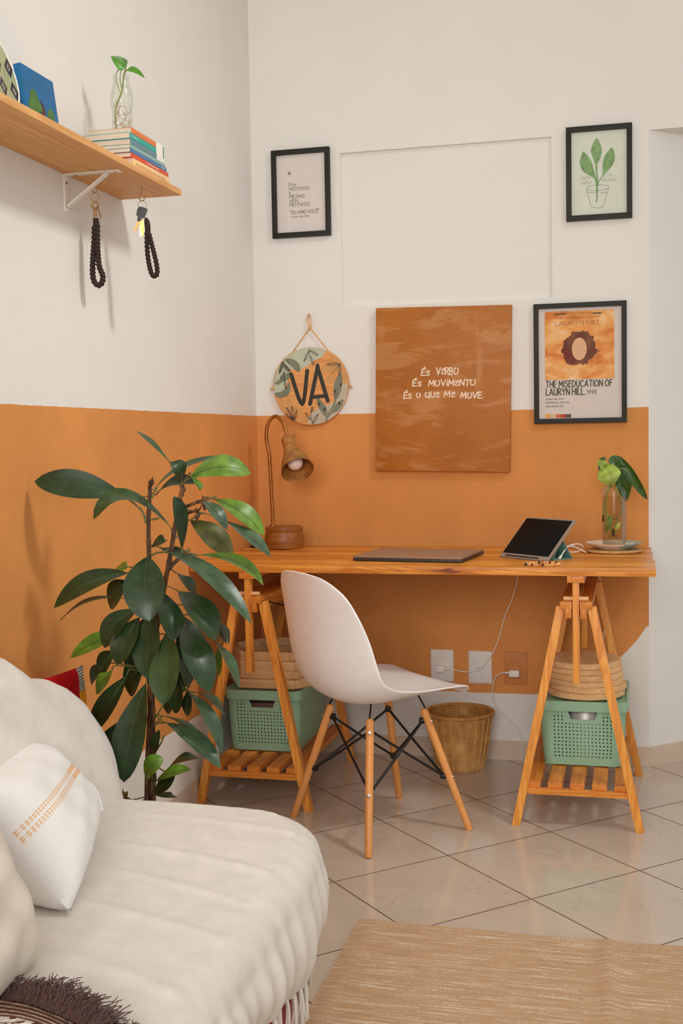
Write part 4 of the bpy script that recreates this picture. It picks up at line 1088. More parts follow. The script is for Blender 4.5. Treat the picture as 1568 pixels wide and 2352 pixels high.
a = F3(380, 206); b = F3(812, 196); ribbon(bm, [(a[0], a[1]), (b[0], b[1])], .0045, O1b, XR, ZU, 0)
a = F3(486, 205); b = F3(730, 200); ribbon(bm, [(a[0], a[1]), (b[0], b[1])], .003, V((0, -.0089, 0)), XR, ZU, 3)
for i in range(5):
    a = F3(285 + i * 48, 1137); b = F3(285 + (i + 1) * 48, 1170); flat(bm, [(b[0], b[1]), (b[0], a[1]), (a[0], a[1]), (a[0], b[1])], O1b, XR, ZU, 3 + i)
obj('lettering', bm, [plain('poster_ink', (58, 58, 44), .7), plain('poster_small_ink', (120, 108, 98), .7), plain('sepia_ink', (150, 100, 60), .7)] + [plain('chip_' + n, c, .7, var=.01) for n, c in (('orange', (226, 150, 52)), ('cream', (216, 178, 146)), ('terracotta', (200, 106, 62)), ('rust', (184, 66, 44)), ('charcoal', (84, 72, 62)))], p3, 0, recalc=False)

# canvas with three lines of verse, hung slightly askew
m, t = newmat('ochre_brushwork', .5, 0, .35)
o = t.obj()
n = t.noise(t.mapping(o, (2.2, 1, 9)), 1.6, 4, .65, .5); n2 = t.noise(t.mapping(o, (10, 1, 2)), 1.2, 4, .6, .4)
f = t.math('ADD', t.math('MULTIPLY', t.math('MAXIMUM', t.math('SUBTRACT', n, .50), 0), 3.6), t.math('MULTIPLY', t.math('MAXIMUM', t.math('SUBTRACT', n2, .62), 0), 2.6))
c = t.ramp(t.noise(o, 5, 4), [(.3, lin((160, 90, 12))), (.7, lin((176, 104, 22)))])
t.link(t.mix(t.math('MINIMUM', f, .34), c, lin((206, 152, 100))), t.b.inputs['Base Color'])
t.bump(t.noise(t.mapping(o, (60, 1, 300)), 2, 2), .12, .002)
P = [V((.4814, 1.6831, 0)), V((.9813, 1.6690, 0)), V((.9655, 1.0700, 0)), V((.4666, 1.0790, 0))]
root = thing('canvas_painting', 'unframed ochre canvas with white handwritten verse hanging above the laptop', 'painting', (.7237, 0, 1.375))
UX = V((.9995, 0, -.0195)).normalized(); UZ = V((.0245, 0, .9997)).normalized()
bm = BM(); cw, chh = .4998, .602
rm = Matrix((UX, V((0, 1, 0)), UX.cross(V((0, 1, 0))).normalized())).transposed()
bx(bm, (.7237, -.0135, 1.375), (cw, .023, chh), rm, .002)
obj('canvas', bm, m, root)
bm = BM(); Oc = V((.7237, -.0256, 1.375))
def t4(s, x, y, h, fit, wd=.0042, jit=.07):   # x, y in photo-crop units, crop centre mapped to the canvas
    X_ = (920 + x / 7.467 - 1018.5) * .001605; Y_ = -(800 + y / 7.467 - 893) * .001585
    text(bm, s, X_, Y_, h * .000214, wd, Oc, UX, UZ, fit=fit * .000215, jit=jit, slant=.06, rise=0)
t4('És', 372, 445, 105, 140); t4('VeRBO', 630, 440, 118, 372)
t4('És', 220, 628, 100, 150); t4('MOViMeNTO', 498, 636, 100, 800)
t4('És', 68, 842, 105, 132); t4('O', 290, 830, 82, 68); t4('QUe', 440, 830, 92, 245); t4('Me', 768, 832, 95, 185); t4('MOVE.', 1052, 846, 100, 382)
obj('lettering', bm, plain('cream_paint', (236, 212, 186), .6, var=.03), root, 0, recalc=False)

# round wooden plaque on a cord
PC = V((.2205, -.004, 1.4)); PR = .1465
root = thing('wooden_plaque', 'round wooden plaque with painted leaves and the letters VA hanging from a cord', 'plaque', PC)
bm = BM(); lathe(bm, [(0, 0), (PR - .002, 0), (PR, .002), (PR, .009), (PR - .002, .011), (0, .011)], PC, 80, frame_of(V((0, -1, 0))))
m_disc = wood('plaque_pine', (226, 160, 92), (204, 132, 66), 'x', .5, 40, 1.5)
disc = obj('disc', bm, m_disc, root)
pc = [plain('pale_sage', (182, 186, 160), .6, var=.03), plain('dark_sage', (116, 118, 96), .6, var=.06), plain('tan_wash', (200, 146, 84), .6, var=.03), plain('black_marker', (40, 35, 24), .6), plain('black_line', (52, 46, 30), .6), plain('grey_wash', (186, 174, 150), .6, var=.03)]
def pz(x, y):
    a, b = (x - 770) / 600, (1280 - y) / 610
    r = math.hypot(a, b)
    if r > .992: a, b = a / r * .992, b / r * .992
    return a * PR, b * PR
bm = BM()
lay = [0]
def shp(pts, mi, smooth=True):
    lay[0] += 1; o = PC + V((0, -.0112 - .00006 * lay[0], 0))
    q = cr2([pz(*p) for p in pts], 5, True) if smooth else [pz(*p) for p in pts]
    q = [(a, b) if math.hypot(a, b) < PR * .992 else (a * PR * .992 / math.hypot(a, b), b * PR * .992 / math.hypot(a, b)) for a, b in q]
    flat(bm, q, o, XR, ZU, mi)
def lin_(pts, w, mi, z=0):
    o = PC + V((0, -.0112 - .00006 * (lay[0] + 1), 0)); lay[0] += 1
    ribbon(bm, cr2([pz(*p) for p in pts], 6) if len(pts) > 2 else [pz(*p) for p in pts], w, o, XR, ZU, mi)
arc = lambda a0, a1, n=24: [(770 + 600 * math.cos(math.radians(a0 + (a1 - a0) * i / n)), 1280 - 610 * math.sin(math.radians(a0 + (a1 - a0) * i / n))) for i in range(n + 1)]
shp(arc(64, 190) + [(330, 1345), (430, 1130), (440, 1000), (600, 1020), (720, 962), (850, 872), (950, 840)], 0, False)
shp(arc(-78, 3) + [(1290, 1245), (1240, 1300), (1160, 1480), (1120, 1560), (930, 1600), (800, 1680), (725, 1760), (720, 1890)], 5, False)
for pts in ([(960, 1000), (1000, 945), (1120, 930), (1240, 960), (1240, 1050), (1150, 1080), (1000, 1065)], [(1000, 1190), (1040, 1140), (1140, 1120), (1200, 1150), (1190, 1220), (1080, 1245)], [(1100, 790), (1200, 830), (1260, 920), (1330, 1080), (1350, 1230), (1290, 1240), (1240, 1100), (1130, 900)],
            [(390, 1450), (430, 1440), (460, 1560), (450, 1680), (400, 1650), (380, 1540)], [(240, 1470), (290, 1440), (340, 1560), (370, 1700), (300, 1640)], [(500, 1590), (540, 1560), (560, 1600), (530, 1690), (500, 1660)], [(560, 1680), (620, 1610), (630, 1640), (580, 1730), (530, 1760)], [(520, 1800), (600, 1760), (690, 1770), (660, 1820), (560, 1830)]): shp(pts, 2)
for pts in ([(360, 850), (470, 838), (560, 890), (605, 960), (600, 1050), (520, 1010), (470, 960), (420, 915)], [(330, 880), (380, 930), (440, 1000), (430, 1040), (380, 1020), (350, 960), (300, 1040), (265, 1060), (268, 990)], [(190, 1210), (290, 1150), (340, 1090), (430, 1050), (450, 1080), (430, 1150), (330, 1190), (250, 1240)], [(190, 1370), (300, 1350), (380, 1280), (430, 1200), (445, 1290), (420, 1390), (330, 1445), (240, 1440)]): shp(pts, 1)
for pts, w in (([(462, 1080), (632, 1555), (722, 1035)], .0148), ([(758, 1555), (882, 1025), (900, 1025), (1042, 1515)], .0150), ([(800, 1450), (1000, 1437)], .0130)): lin_(pts, w, 3)
for pts in ([(1245, 1090), (1280, 1180), (1260, 1330), (1200, 1470), (1150, 1490), (1140, 1360), (1160, 1220)], [(860, 1440), (930, 1500), (1010, 1610), (1030, 1720), (960, 1700), (890, 1600)], [(1295, 1500), (1260, 1600), (1200, 1670), (1110, 1700), (1150, 1600), (1220, 1530)]): shp(pts, 1)
lin_([(1010, 1830), (1060, 1700), (1130, 1600), (1170, 1470)], .0065, 1); lin_([(1030, 1770), (980, 1720), (930, 1650)], .006, 1); lin_([(1040, 1760), (1120, 1690), (1200, 1640)], .006, 1)
for x, y in ((1255, 1265), (1160, 1365), (905, 1560), (990, 1645), (1225, 1555)): shp([(x, y - 32), (x + 14, y), (x, y + 32), (x - 14, y)], 3)
def sprig(stem, lv):
    lin_(stem, .0012, 4)
    for (x0, y0), (x1, y1), w in lv:
        dx, dy = x1 - x0, y1 - y0; l = math.hypot(dx, dy); nx, ny = -dy / l * w, dx / l * w
        p = [(x0, y0), (x0 + dx * .5 + nx, y0 + dy * .5 + ny), (x1, y1), (x0 + dx * .5 - nx, y0 + dy * .5 - ny)]
        lin_(p + [p[0]], .0011, 4); lin_([(x0, y0), (x1, y1)], .0018, 4)
sprig([(772, 675), (765, 720), (775, 800)], [((765, 715), (675, 885), 22), ((780, 720), (900, 800), 22), ((775, 800), (828, 948), 24)])
sprig([(775, 1600), (775, 1750), (790, 1880)], [((775, 1700), (800, 1605), 16), ((770, 1810), (680, 1690), 22), ((790, 1870), (885, 1720), 26)])
sprig([(340, 870), (360, 1010), (355, 1150), (375, 1310)], [((335, 880), (275, 1060), 22), ((365, 930), (445, 1040), 20), ((358, 1040), (290, 1150), 16), ((350, 1130), (375, 1300), 18)])
sprig([(490, 1825), (440, 1700), (400, 1620)], [((490, 1820), (375, 1600), 24), ((490, 1810), (470, 1580), 22), ((495, 1815), (550, 1650), 18), ((480, 1810), (360, 1700), 20)])
sprig([(1250, 945), (1190, 1010), (1110, 1110)], [((1250, 945), (1040, 945), 25), ((1250, 950), (1235, 1120), 24)])
obj('painted_design', bm, pc, disc, 0, recalc=False)
m_cord = plain('jute_cord', (214, 166, 112), .85, var=.12, scale=160)
bm = BM(); yk = -.012
K = V((.2215, yk, 1.619)); NL = V((.2185, yk, 1.668))
tube(bm, cr([NL + V((-.004, 0, .001)), NL + V((-.006, 0, -.02)), K + V((-.003, 0, .006)), K], 4), .0026, 8); tube(bm, cr([NL + V((.004, 0, .001)), NL + V((.005, 0, -.02)), K + V((.004, 0, .006)), K], 4), .0026, 8)
tube(bm, cr([NL + V((-.004, 0, 0)), NL + V((0, 0, .005)), NL + V((.004, 0, 0))], 4), .0026, 8)
for s in (-1, 1):
    pts = [K + V((s * .003, 0, -.002))]
    for a in (62, 45, 30, 15, 4, -2): pts.append(PC + V((s * (PR + .002) * math.cos(math.radians(a)), -.005, (PR + .002) * math.sin(math.radians(a)))))
    tube(bm, pts[:1] + cr([pts[0] * .0 + p for p in pts[1:]], 5), .0023, 8)
    e = PC + V((s * (PR + .006), -.006, -.003)); bmesh.ops.create_icosphere(bm, subdivisions=2, radius=.0062, matrix=Matrix.Translation(e)); tube(bm, [e, e + V((s * .007, 0, -.006))], [.003, .0045], 6)
bmesh.ops.create_icosphere(bm, subdivisions=2, radius=.0068, matrix=Matrix.Translation(K))
obj('cord', bm, m_cord, root, 80)
bm = BM(); lathe(bm, [(0, .016), (.003, .016), (.0045, .0145), (.0025, .012), (.002, 0), (0, 0)], (.2185, 0, 1.6675), 16, frame_of(V((0, -1, 0)))); tag(obj('nail', bm, m_steel, loc=(.2185, 0, 1.6675)), 'steel nail in the wall holding the plaque cord', 'nail')

# ------------------------------------------------------------------ wall shelf and what stands on it or hangs from it
SB, STP, SX, SY = 1.885, 1.902, .183, -1.187
root = thing('wall_shelf', 'long pine wall shelf on a white bracket on the left wall', 'shelf', (.09, -1.9, SB))
bm = BM(); bx(bm, (SX / 2, (SY - 2.75) / 2, (SB + STP) / 2), (SX, SY + 2.75, STP - SB), bev=.003); obj('board', bm, m_shelf, root)
bm = BM(); by = -1.525
bx(bm, (.078, by, SB - .0018), (.152, .022, .0034), bev=.001); bx(bm, (.0018, by, SB - .048), (.0034, .022, .094), bev=.001)
bar(bm, (.006, by, SB - .082), (.118, by, SB - .005), .0034, .018, .001, V((0, 1, 0)))
b = obj('bracket', bm, m_wpl, root)
for p, d in (((.0036, by, SB - .022), (1, 0, 0)), ((.0036, by, SB - .08), (1, 0, 0)), ((.03, by, SB - .0036), (0, 0, -1)), ((.14, by, SB - .0036), (0, 0, -1))):
    bm = BM(); lathe(bm, [(0, .0015), (.0035, .0015), (.0035, 0), (0, 0)], p, 10, frame_of(V(d))); obj('screw', bm, m_brass, b)
def hook(x, y):
    bm = BM(); tube(bm, cr([(x, y, SB + .004), (x, y, SB - .010), (x - .002, y, SB - .016), (x - .0075, y, SB - .021), (x - .008, y, SB - .029), (x, y, SB - .035), (x + .0075, y, SB - .030), (x + .0085, y, SB - .022)], 5), .0012, 8)
    obj('hook', bm, m_brass, root, 80)
H1, H2 = V((.048, -1.455, SB)), V((.1195, -1.3165, SB))
hook(H1.x, H1.y); hook(H2.x, H2.y)
m_yarn = plain('dark_brown_yarn', (48, 34, 28), .95, var=.25, scale=300)
def ring(bm, c, r, rad, axis): 
    m_ = frame_of(V(axis)); tube(bm, [V(c) + m_ @ V((r * math.cos(a), r * math.sin(a), 0)) for a in [2 * math.pi * i / 28 for i in range(28)]], rad, 6, closed=True)
def braid(bm, pts, r=.0082, step=.0088):
    c = cr(pts, 12); acc = 0; k = 0
    for a, b in zip(c, c[1:]):
        acc += (b - a).length
        if acc >= step:
            acc = 0; k += 1; d = (b - a).normalized(); s = d.orthogonal().normalized()
            for sg in (-1, 1):
                mm = Matrix.Translation(b + V((0, .002 * sg, 0)) + d * (.002 * sg)) @ frame_of(d).to_4x4() @ Matrix.Diagonal((1.1, .9, .72, 1))
                bmesh.ops.create_icosphere(bm, subdivisions=2, radius=r, matrix=mm)
    tube(bm, c, r * .75, 8)
def view_axis(p): return (V((1.4066, -4.2984, 1.2)) - V(p))
# left keychain: ring, swivel clasp, small key, loop of braided cord
z0 = SB - .035
root = thing('keychain', 'dark braided key strap with brass clasp on the shelf hook near the bracket', 'keychain', (H1.x, H1.y, z0), 'key straps under the shelf')
bm = BM(); ring(bm, (H1.x, H1.y, z0 - .0115), .0105, .001, (.35, -1, 0)); obj('split_ring', bm, m_brass, root, 80)
bm = BM(); c = V((H1.x, H1.y, z0 - .033)); ring(bm, c, .0085, .0024, (.3, -1, 0)); tube(bm, [c + V((0, -.002, -.006)), c + V((.001, -.002, -.028))], [.0035, .0045], 10); ring(bm, c + V((.0, 0, -.032)), .0065, .0013, (.3, -1, 0))
obj('clasp', bm, m_brass, root, 80)
bm = BM(); bx(bm, c + V((.0125, -.003, -.019)), (.0035, .002, .034), Matrix.Rotation(-.32, 3, 'Y'), .0008); obj('key', bm, m_brass, root)
def P1(dy, dz): return V((H1.x, H1.y, z0)) + V((dy * .97, dy * .24, dz))
bm = BM(); tube(bm, cr([P1(.001, -.066), P1(.0, -.085), P1(-.001, -.098)], 4), [.0075] * 9, 10)
braid(bm, [P1(.004, -.075), P1(.003, -.115), P1(.003, -.155), P1(.006, -.19), P1(.014, -.213), P1(.012, -.231), P1(.002, -.239), P1(-.009, -.228), P1(-.012, -.205), P1(-.010, -.17), P1(-.006, -.13), P1(-.003, -.085)])
obj('braided_strap', bm, m_yarn, root, 80)
root = thing('keychain', 'dark braided key strap with black car key and house keys at the shelf end', 'keychain', (H2.x, H2.y, z0), 'key straps under the shelf')
def P2(dx, dz, dy=0): return V((H2.x, H2.y, SB)) + V((dx * .97, dx * .24 + dy, dz))
bm = BM(); ring(bm, P2(0, -.0465), .0115, .0008, (.35, -1, 0)); obj('split_ring', bm, m_brass, root, 80)
bm = BM(); sl = Matrix((V((.93, .23, -.28)).normalized(), V((-.24, .97, 0)), V((.28, .07, .96)).normalized())).transposed()
prism(bm, cr2([(-.011, .012), (.011, .013), (.0125, .006), (.010, -.012), (.004, -.014), (.002, -.024), (-.006, -.024), (-.007, -.013), (-.012, -.010)], 3, True), P2(.0005, -.067, -.004), sl @ V((1, 0, 0)), sl @ V((0, 0, 1)), .007)
k = obj('car_key', bm, m_blackp, root, 50)
bm = BM(); prism(bm, [(-.0045, 0), (.0045, 0), (.0035, -.028), (0, -.033), (-.004, -.028)], P2(-.006, -.088, -.005), sl @ V((1, 0, .0)), V((.42, .1, .9)).normalized(), .0022); obj('blade', bm, m_brass, k)
bm = BM(); prism(bm, [(-.005, 0), (.006, .002), (.006, -.036), (.001, -.042), (-.003, -.04), (-.001, -.032), (-.004, -.028)], P2(.0015, -.090, -.008), V((.97, .24, 0)), V((.06, 0, 1)).normalized(), .002); obj('house_key', bm, plain('bright_brass', (214, 166, 92), .3, 1), root)
bm = BM(); prism(bm, [(-.003, 0), (.003, 0), (.003, -.034), (-.002, -.036)], P2(-.0055, -.094, -.002), V((.97, .24, 0)), V((.03, 0, 1)).normalized(), .002); obj('dark_key', bm, m_steel, root)
bm = BM(); tube(bm, cr([P2(.009, -.080), P2(.013, -.100), P2(.0135, -.130)], 4), [.0035, .005, .007, .0078, .008, .0078, .0075, .007, .006], 10)
braid(bm, [P2(.011, -.115), P2(.010, -.145), P2(.011, -.178), P2(.015, -.208), P2(.021, -.231), P2(.030, -.2365), P2(.036, -.224), P2(.033, -.196), P2(.025, -.16), P2(.017, -.125)], .0074)
obj('braided_strap', bm, m_yarn, root, 80)

# books, lying flat, spines to the room
def book(z0, z1, y0, y1, xb, col, label, xs=.168, titles=(), skew=0):
    root = thing('book', label, 'book', (xs - .07, (y0 + y1) / 2, z0), 'books on the shelf end')
    w = xs - xb; cx = (xs + xb) / 2; cy = (y0 + y1) / 2; h = z1 - z0
    mc = plain('cover_' + label.split()[0], col, .45, var=.03)
    bm = BM(); cv = min(.0011, h * .1)
    bx(bm, (cx, cy, z0 + cv / 2 + .0001), (w, y1 - y0, cv), bev=.0005); bx(bm, (cx, cy, z1 - cv / 2), (w, y1 - y0, cv), bev=.0005)
    bx(bm, (xs - cv / 2, cy, (z0 + z1) / 2), (cv, y1 - y0, h), bev=.0009)
    c = obj('cover', bm, mc, root)
    bm = BM(); bx(bm, (cx - .0008, cy, (z0 + z1) / 2), (w - .002, y1 - y0 - .0006, h - cv * 1.9), bev=.0004)
    obj('pages', bm, m_pages, root)
    if titles:
        bm = BM(); o = V((xs + .0003, 0, (z0 + z1) / 2))
        for a, b, hh, mi in titles:
            n = max(3, int((b - a) / .006)); rnd = random.Random(n)
            for q in range(n):
                x = y0 + a + (b - a) * q / n; k = rnd.choice('ENMHSTAOV')
                text(bm, k, x, -hh / 2, hh, .0008, o, V((0, 1, 0)), ZU, fit=(b - a) / n * .7)
        obj('spine_lettering', bm, plain('title_ink_' + label.split()[0], titles[0][3], .5), c, 0, recalc=False)
m_pages = plain('book_pages', (212, 196, 176), .85, var=.02, scale=90)
ck = (238, 232, 220)
book(1.9022, 1.9245, -1.481, -1.237, .012, (236, 200, 140), 'cream paperback at the very bottom of the book stack', titles=((.02, .22, .006, (196, 140, 80)),))
book(1.9247, 1.9362, -1.491, -1.244, .02, (214, 76, 34), 'red orange paperback second from the bottom of the book stack', titles=((.10, .18, .004, ck),))
book(1.9364, 1.9468, -1.493, -1.256, .014, (70, 116, 158), 'blue paperback third from the bottom of the book stack', titles=((.2, .225, .004, ck),))
book(1.9470, 1.9560, -1.492, -1.266, .012, (136, 172, 160), 'pale green paperback in the middle of the book stack', titles=((.08, .16, .0035, (200, 206, 200)),))
book(1.9562, 1.9708, -1.491, -1.3226, .016, (96, 132, 140), 'grey blue paperback under the teal book', titles=((.02, .14, .004, (140, 168, 172)),))
book(1.9710, 1.9858, -1.493, -1.325, .028, (30, 160, 146), 'teal paperback second from the top of the book stack', titles=((.006, .06, .0048, (200, 226, 214)),))
book(1.9860, 2.0004, -1.483, -1.3256, .048, (222, 120, 58), 'orange paperback on top of the book stack under the bottle', titles=((.02, .10, .004, (232, 160, 80)),))
bm = BM(); bx(bm, (.142, -1.292, 1.9805), (.044, .056, .048), bev=.002); root = obj('small_box', bm, m_wpl, loc=(.142, -1.292, 1.9565)); tag(root, 'small white box at the far end of the book stack', 'box')
bm = BM(); bx(bm, (.1645, -1.2665, 1.986), (.0008, .004, .03), bev=0); obj('green_stripe', bm, plain('stripe_green', (52, 130, 96), .5), root)

# glass bottle with a pothos cutting
BC = V((.1075, -1.402, 2.0006))
root = thing('glass_bottle', 'small clear glass bottle standing on the book stack', 'bottle', BC)
bm = BM()
outp = [(.0, 0), (.024, 0), (.027, .004), (.027, .07), (.0295, .082), (.0295, .104), (.026, .122), (.0215, .138), (.0205, .146), (.0225, .149), (.0225, .155), (.0205, .158)]
lathe(bm, outp + [(.0194, .158), (.0194, .140), (.0248, .1215), (.0284, .1035), (.0284, .0825), (.0259, .0705), (.0259, .004), (0, .003)], BC, 40); obj('body', bm, m_glass, root, 60)
def cut_leaf(bm, base, tip, w, nrm, sag=.2, mi=0, shape=1, cup=.18):
    B, T = V(base), V(tip); C = (B + T) / 2 + V(nrm).normalized() * (T - B).length * sag
    leaf(bm, B, C, T, w, nrm, mi, cup=cup, shape=shape)
root = thing('plant_cutting', 'small green vine cutting with roots inside the glass bottle', 'plant', BC)
bm = BM()
def bp(dx, dz, dy=0): return BC + V((dx * .97, dx * .24 + dy, dz))
cut_leaf(bm, bp(.016, .171, -.01), bp(-.017, .201, -.02), .036, (.1, -.9, .45), .12, 0); cut_leaf(bm, bp(-.008, .176), bp(.02, .170, -.012), .02, (.2, -.7, .6), .1, 0)
cut_leaf(bm, bp(.014, .170), bp(.066, .146, -.01), .028, (.3, -.7, .7), .25, 0)
m_pl = leafmat('bright_leaf', (74, 128, 30), .35, .22)
obj('leaf', bm, m_pl, root, 80, recalc=False)
bm = BM()
tube(bm, cr([bp(-.016, .012), bp(-.019, .05), bp(-.015, .08), bp(-.004, .105), bp(.002, .122), bp(.008, .16), bp(.014, .172)], 6), .0021, 8)
tube(bm, cr([bp(-.003, .112), bp(-.012, .14), bp(-.012, .165), bp(.002, .178)], 6), .0013, 6); tube(bm, cr([bp(.002, .115), bp(-.003, .15), bp(.003, .178)], 6), .0011, 6)
obj('stem', bm, m_twig, root, 80)
bm = BM(); rnd = random.Random(8)
for q in range(15):
    p = [bp(rnd.uniform(-.018, -.002), rnd.uniform(.03, .1))]
    for _ in range(5):
        d = p[-1] + V((rnd.uniform(-.012, .018), rnd.uniform(-.01, .01), rnd.uniform(-.018, .010)))
        v_ = d - BC; rr = math.hypot(v_.x, v_.y)
        if rr > .022: d = V((BC.x + v_.x * .022 / rr, BC.y + v_.y * .022 / rr, d.z))
        d.z = max(BC.z + .008, min(BC.z + .11, d.z)); p.append(d)
    tube(bm, cr(p, 4), .00055, 4)
obj('roots', bm, plain('pale_roots', (168, 128, 88), .8), root, 80)

# small blue painting leaning on the wall, and the patterned plate
root = thing('small_painting', 'small bright blue canvas with green leaf shapes leaning on the shelf', 'painting', (.1, -1.805, STP))
ln_ = V((-.125, 0, .992)).normalized(); nx_ = V((.992, 0, .125)).normalized(); PB = V((.0985, -1.805, STP + .003))
rm = Matrix((nx_, V((0, 1, 0)), ln_)).transposed()
bm = BM(); bx(bm, PB + ln_ * .0735 - nx_ * .009, (.018, .152, .147), rm, .0015); obj('canvas', bm, plain('blue_paint', (0, 98, 150), .55, var=.08, scale=12), root)
bm = BM(); Ob = PB + nx_ * .0004; uy = V((0, 1, 0))
def bq(x, y):   # crop units on the front face
    u = (x - 490 - (y - 720) * .115) / 780; tp = 720 + 440 * u; h = 960 
    return (u - .5) * .152, .147 - (y - tp) / h * .098
flat(bm, cr2([bq(*p) for p in [(760, 1310), (830, 1350), (890, 1480), (930, 1600), (1010, 1760), (960, 1840), (860, 1830), (760, 1760), (660, 1680), (660, 1560), (690, 1480), (700, 1370)]], 5, True), Ob, uy, ln_, 0)
flat(bm, cr2([bq(*p) for p in [(1190, 1780), (1250, 1800), (1300, 1920), (1325, 2050), (1240, 2010), (1130, 1940), (1140, 1850)]], 5, True), Ob, uy, ln_, 0)
flat(bm, cr2([bq(*p) for p in [(935, 1550), (1010, 1640), (1065, 1760), (1075, 1920), (1000, 1890), (950, 1850), (1015, 1780), (980, 1660)]], 5, True), Ob + nx_ * .0002, uy, ln_, 1)
for k in ([(750, 1430), (830, 1540), (900, 1680)], [(700, 1550), (790, 1610), (850, 1740)], [(1170, 1960), (1220, 1890), (1230, 1830)]): ribbon(bm, cr2([bq(*p) for p in k], 4), .0008, Ob + nx_ * .0003, uy, ln_, 2)
obj('painted_shapes', bm, [plain('green_paint', (72, 112, 42), .6, var=.12), plain('brown_paint', (84, 44, 34), .6), plain('pale_green_line', (120, 150, 90), .6)], root, 0, recalc=False)
m, t = newmat('diamond_glaze', .3, 0, .5)
o = t.obj(); x, y, z = t.sep(o)
fa = t.math('ABSOLUTE', t.math('SUBTRACT', t.math('FRACT', t.math('ADD', t.math('MULTIPLY', y, 24), .5)), .5)); fb = t.math('ABSOLUTE', t.math('SUBTRACT', t.math('FRACT', t.math('MULTIPLY', z, 19)), .5))
mxx = t.math('ADD', fa, t.math('MULTIPLY', fb, .8)); dk = t.math('LESS_THAN', mxx, .36); ct = t.math('LESS_THAN', mxx, .15); cd = t.math('LESS_THAN', mxx, .07)
c = t.mix(dk, t.ramp(t.noise(o, 40, 3), [(.3, lin((150, 158, 116))), (.7, lin((176, 172, 134)))]), lin((52, 34, 40)))
c = t.mix(ct, c, lin((170, 160, 140))); c = t.mix(cd, c, lin((60, 40, 44)))
t.link(c, t.b.inputs['Base Color'])
pt_c = V((.062, -1.985, STP + .1055)); ax = V((.97, 0, .24)).normalized()
root = thing('decorative_plate', 'round plate with dark diamond pattern and white rim at the photo edge of the shelf', 'plate', (.07, -1.985, STP))
bm = BM(); lathe(bm, [(0, 0), (.06, 0), (.101, .006), (.101, .0085), (.06, .004), (0, .004)], pt_c, 64, frame_of(ax)); obj('dish', bm, m, root, 60)
bm = BM(); mm = frame_of(ax); tube(bm, [pt_c + mm @ V((.1035 * math.cos(q), .1035 * math.sin(q), .0072)) for q in [2 * math.pi * i / 72 for i in range(72)]], .003, 8, closed=True); obj('rim', bm, m_wpl, root, 80)

# ------------------------------------------------------------------ on the desk
LC = V((.150, -.163, DT + .0004))
m_copper = plain('aged_copper', (156, 100, 46), .38, .7, var=.15, scale=40)
m_lampw = wood('turned_wood', (158, 98, 42), (122, 70, 26), 'x', .42, 20, 1, .05)
root = thing('desk_lamp', 'copper gooseneck desk lamp on a turned wooden base', 'lamp', LC)
bm = BM(); lathe(bm, [(0, 0), (.066, 0), (.0705, .003), (.073, .024), (.0725, .042), (.068, .057), (.0665, .0615), (.0675, .064), (.069, .070), (.0675, .0785), (.063, .0815), (0, .083)], LC, 64); obj('base', bm, m_lampw, root, 35)
sp = [(.1065, .071), (.107, .12), (.104, .20), (.101, .29), (.098, .35), (.090, .395), (.0895, .43), (.097, .462), (.113, .482), (.131, .4865), (.147, .475), (.1615, .456), (.170, .428), (.1755, .403)]
st_ = cr([(a, LC.y - .02 * max(0, (i - 8) / 5), LC.z + b) for i, (a, b) in enumerate(sp)], 6)
bm = BM(); tube(bm, st_, .0068, 14); lathe(bm, [(0, 0), (.012, 0), (.012, .003), (.008, .006), (0, .006)], (.1065, LC.y, LC.z + .0825), 20); obj('neck', bm, m_copper, root, 60)
N0 = st_[-1]; NE = V((.240, N0.y - .098, LC.z + .290)); ax = (NE - N0).normalized(); mm = frame_of(ax); Ls = (NE - N0).length
bm = BM()
lathe(bm, [(0, -.008), (.010, -.006), (.0225, .0), (.0245, .006), (.0235, .045), (.0255, .055), (.032, .078), (.046, .110), (.060, Ls), (.059, Ls), (.0445, .108), (.030, .077), (.0235, .056), (.0215, .044), (0, .04)], N0, 48, mm); obj('shade', bm, plain('brass_shade', (164, 112, 54), .5, .35, var=.2, scale=30), root, 40)
bm = BM(); cj = N0 - ax * .004; tube(bm, [cj + V((-.012, 0, .004)), cj + V((.022, 0, .008))], .0028, 8); ring(bm, cj + V((.028, 0, .010)), .0055, .0016, (0, -1, .2)); bmesh.ops.create_icosphere(bm, subdivisions=2, radius=.005, matrix=Matrix.Translation(cj + V((-.013, 0, .004)))); obj('wing_screw', bm, m_copper, root, 80)
bm = BM(); lathe(bm, [(0, .045), (.011, .048), (.011, .068), (.016, .080), (.0265, .100), (.0295, .117), (.0265, .135), (.016, .1465), (0, .1495)], N0, 32, mm); obj('bulb', bm, plain('frosted_bulb', (238, 228, 220), .2, var=.01), root, 80)
bm = BM(); tube(bm, cr([(.085, -.15, DT + .012), (.06, -.16, DT + .009), (.035, -.17, DT + .004), (.01, -.14, DT + .004), (.012, -.06, DT + .003)], 5), .003, 8); bx(bm, (.062, -.16, DT + .009), (.03, .016, .017), bev=.005); obj('cord', bm, m_blackp, root, 80)

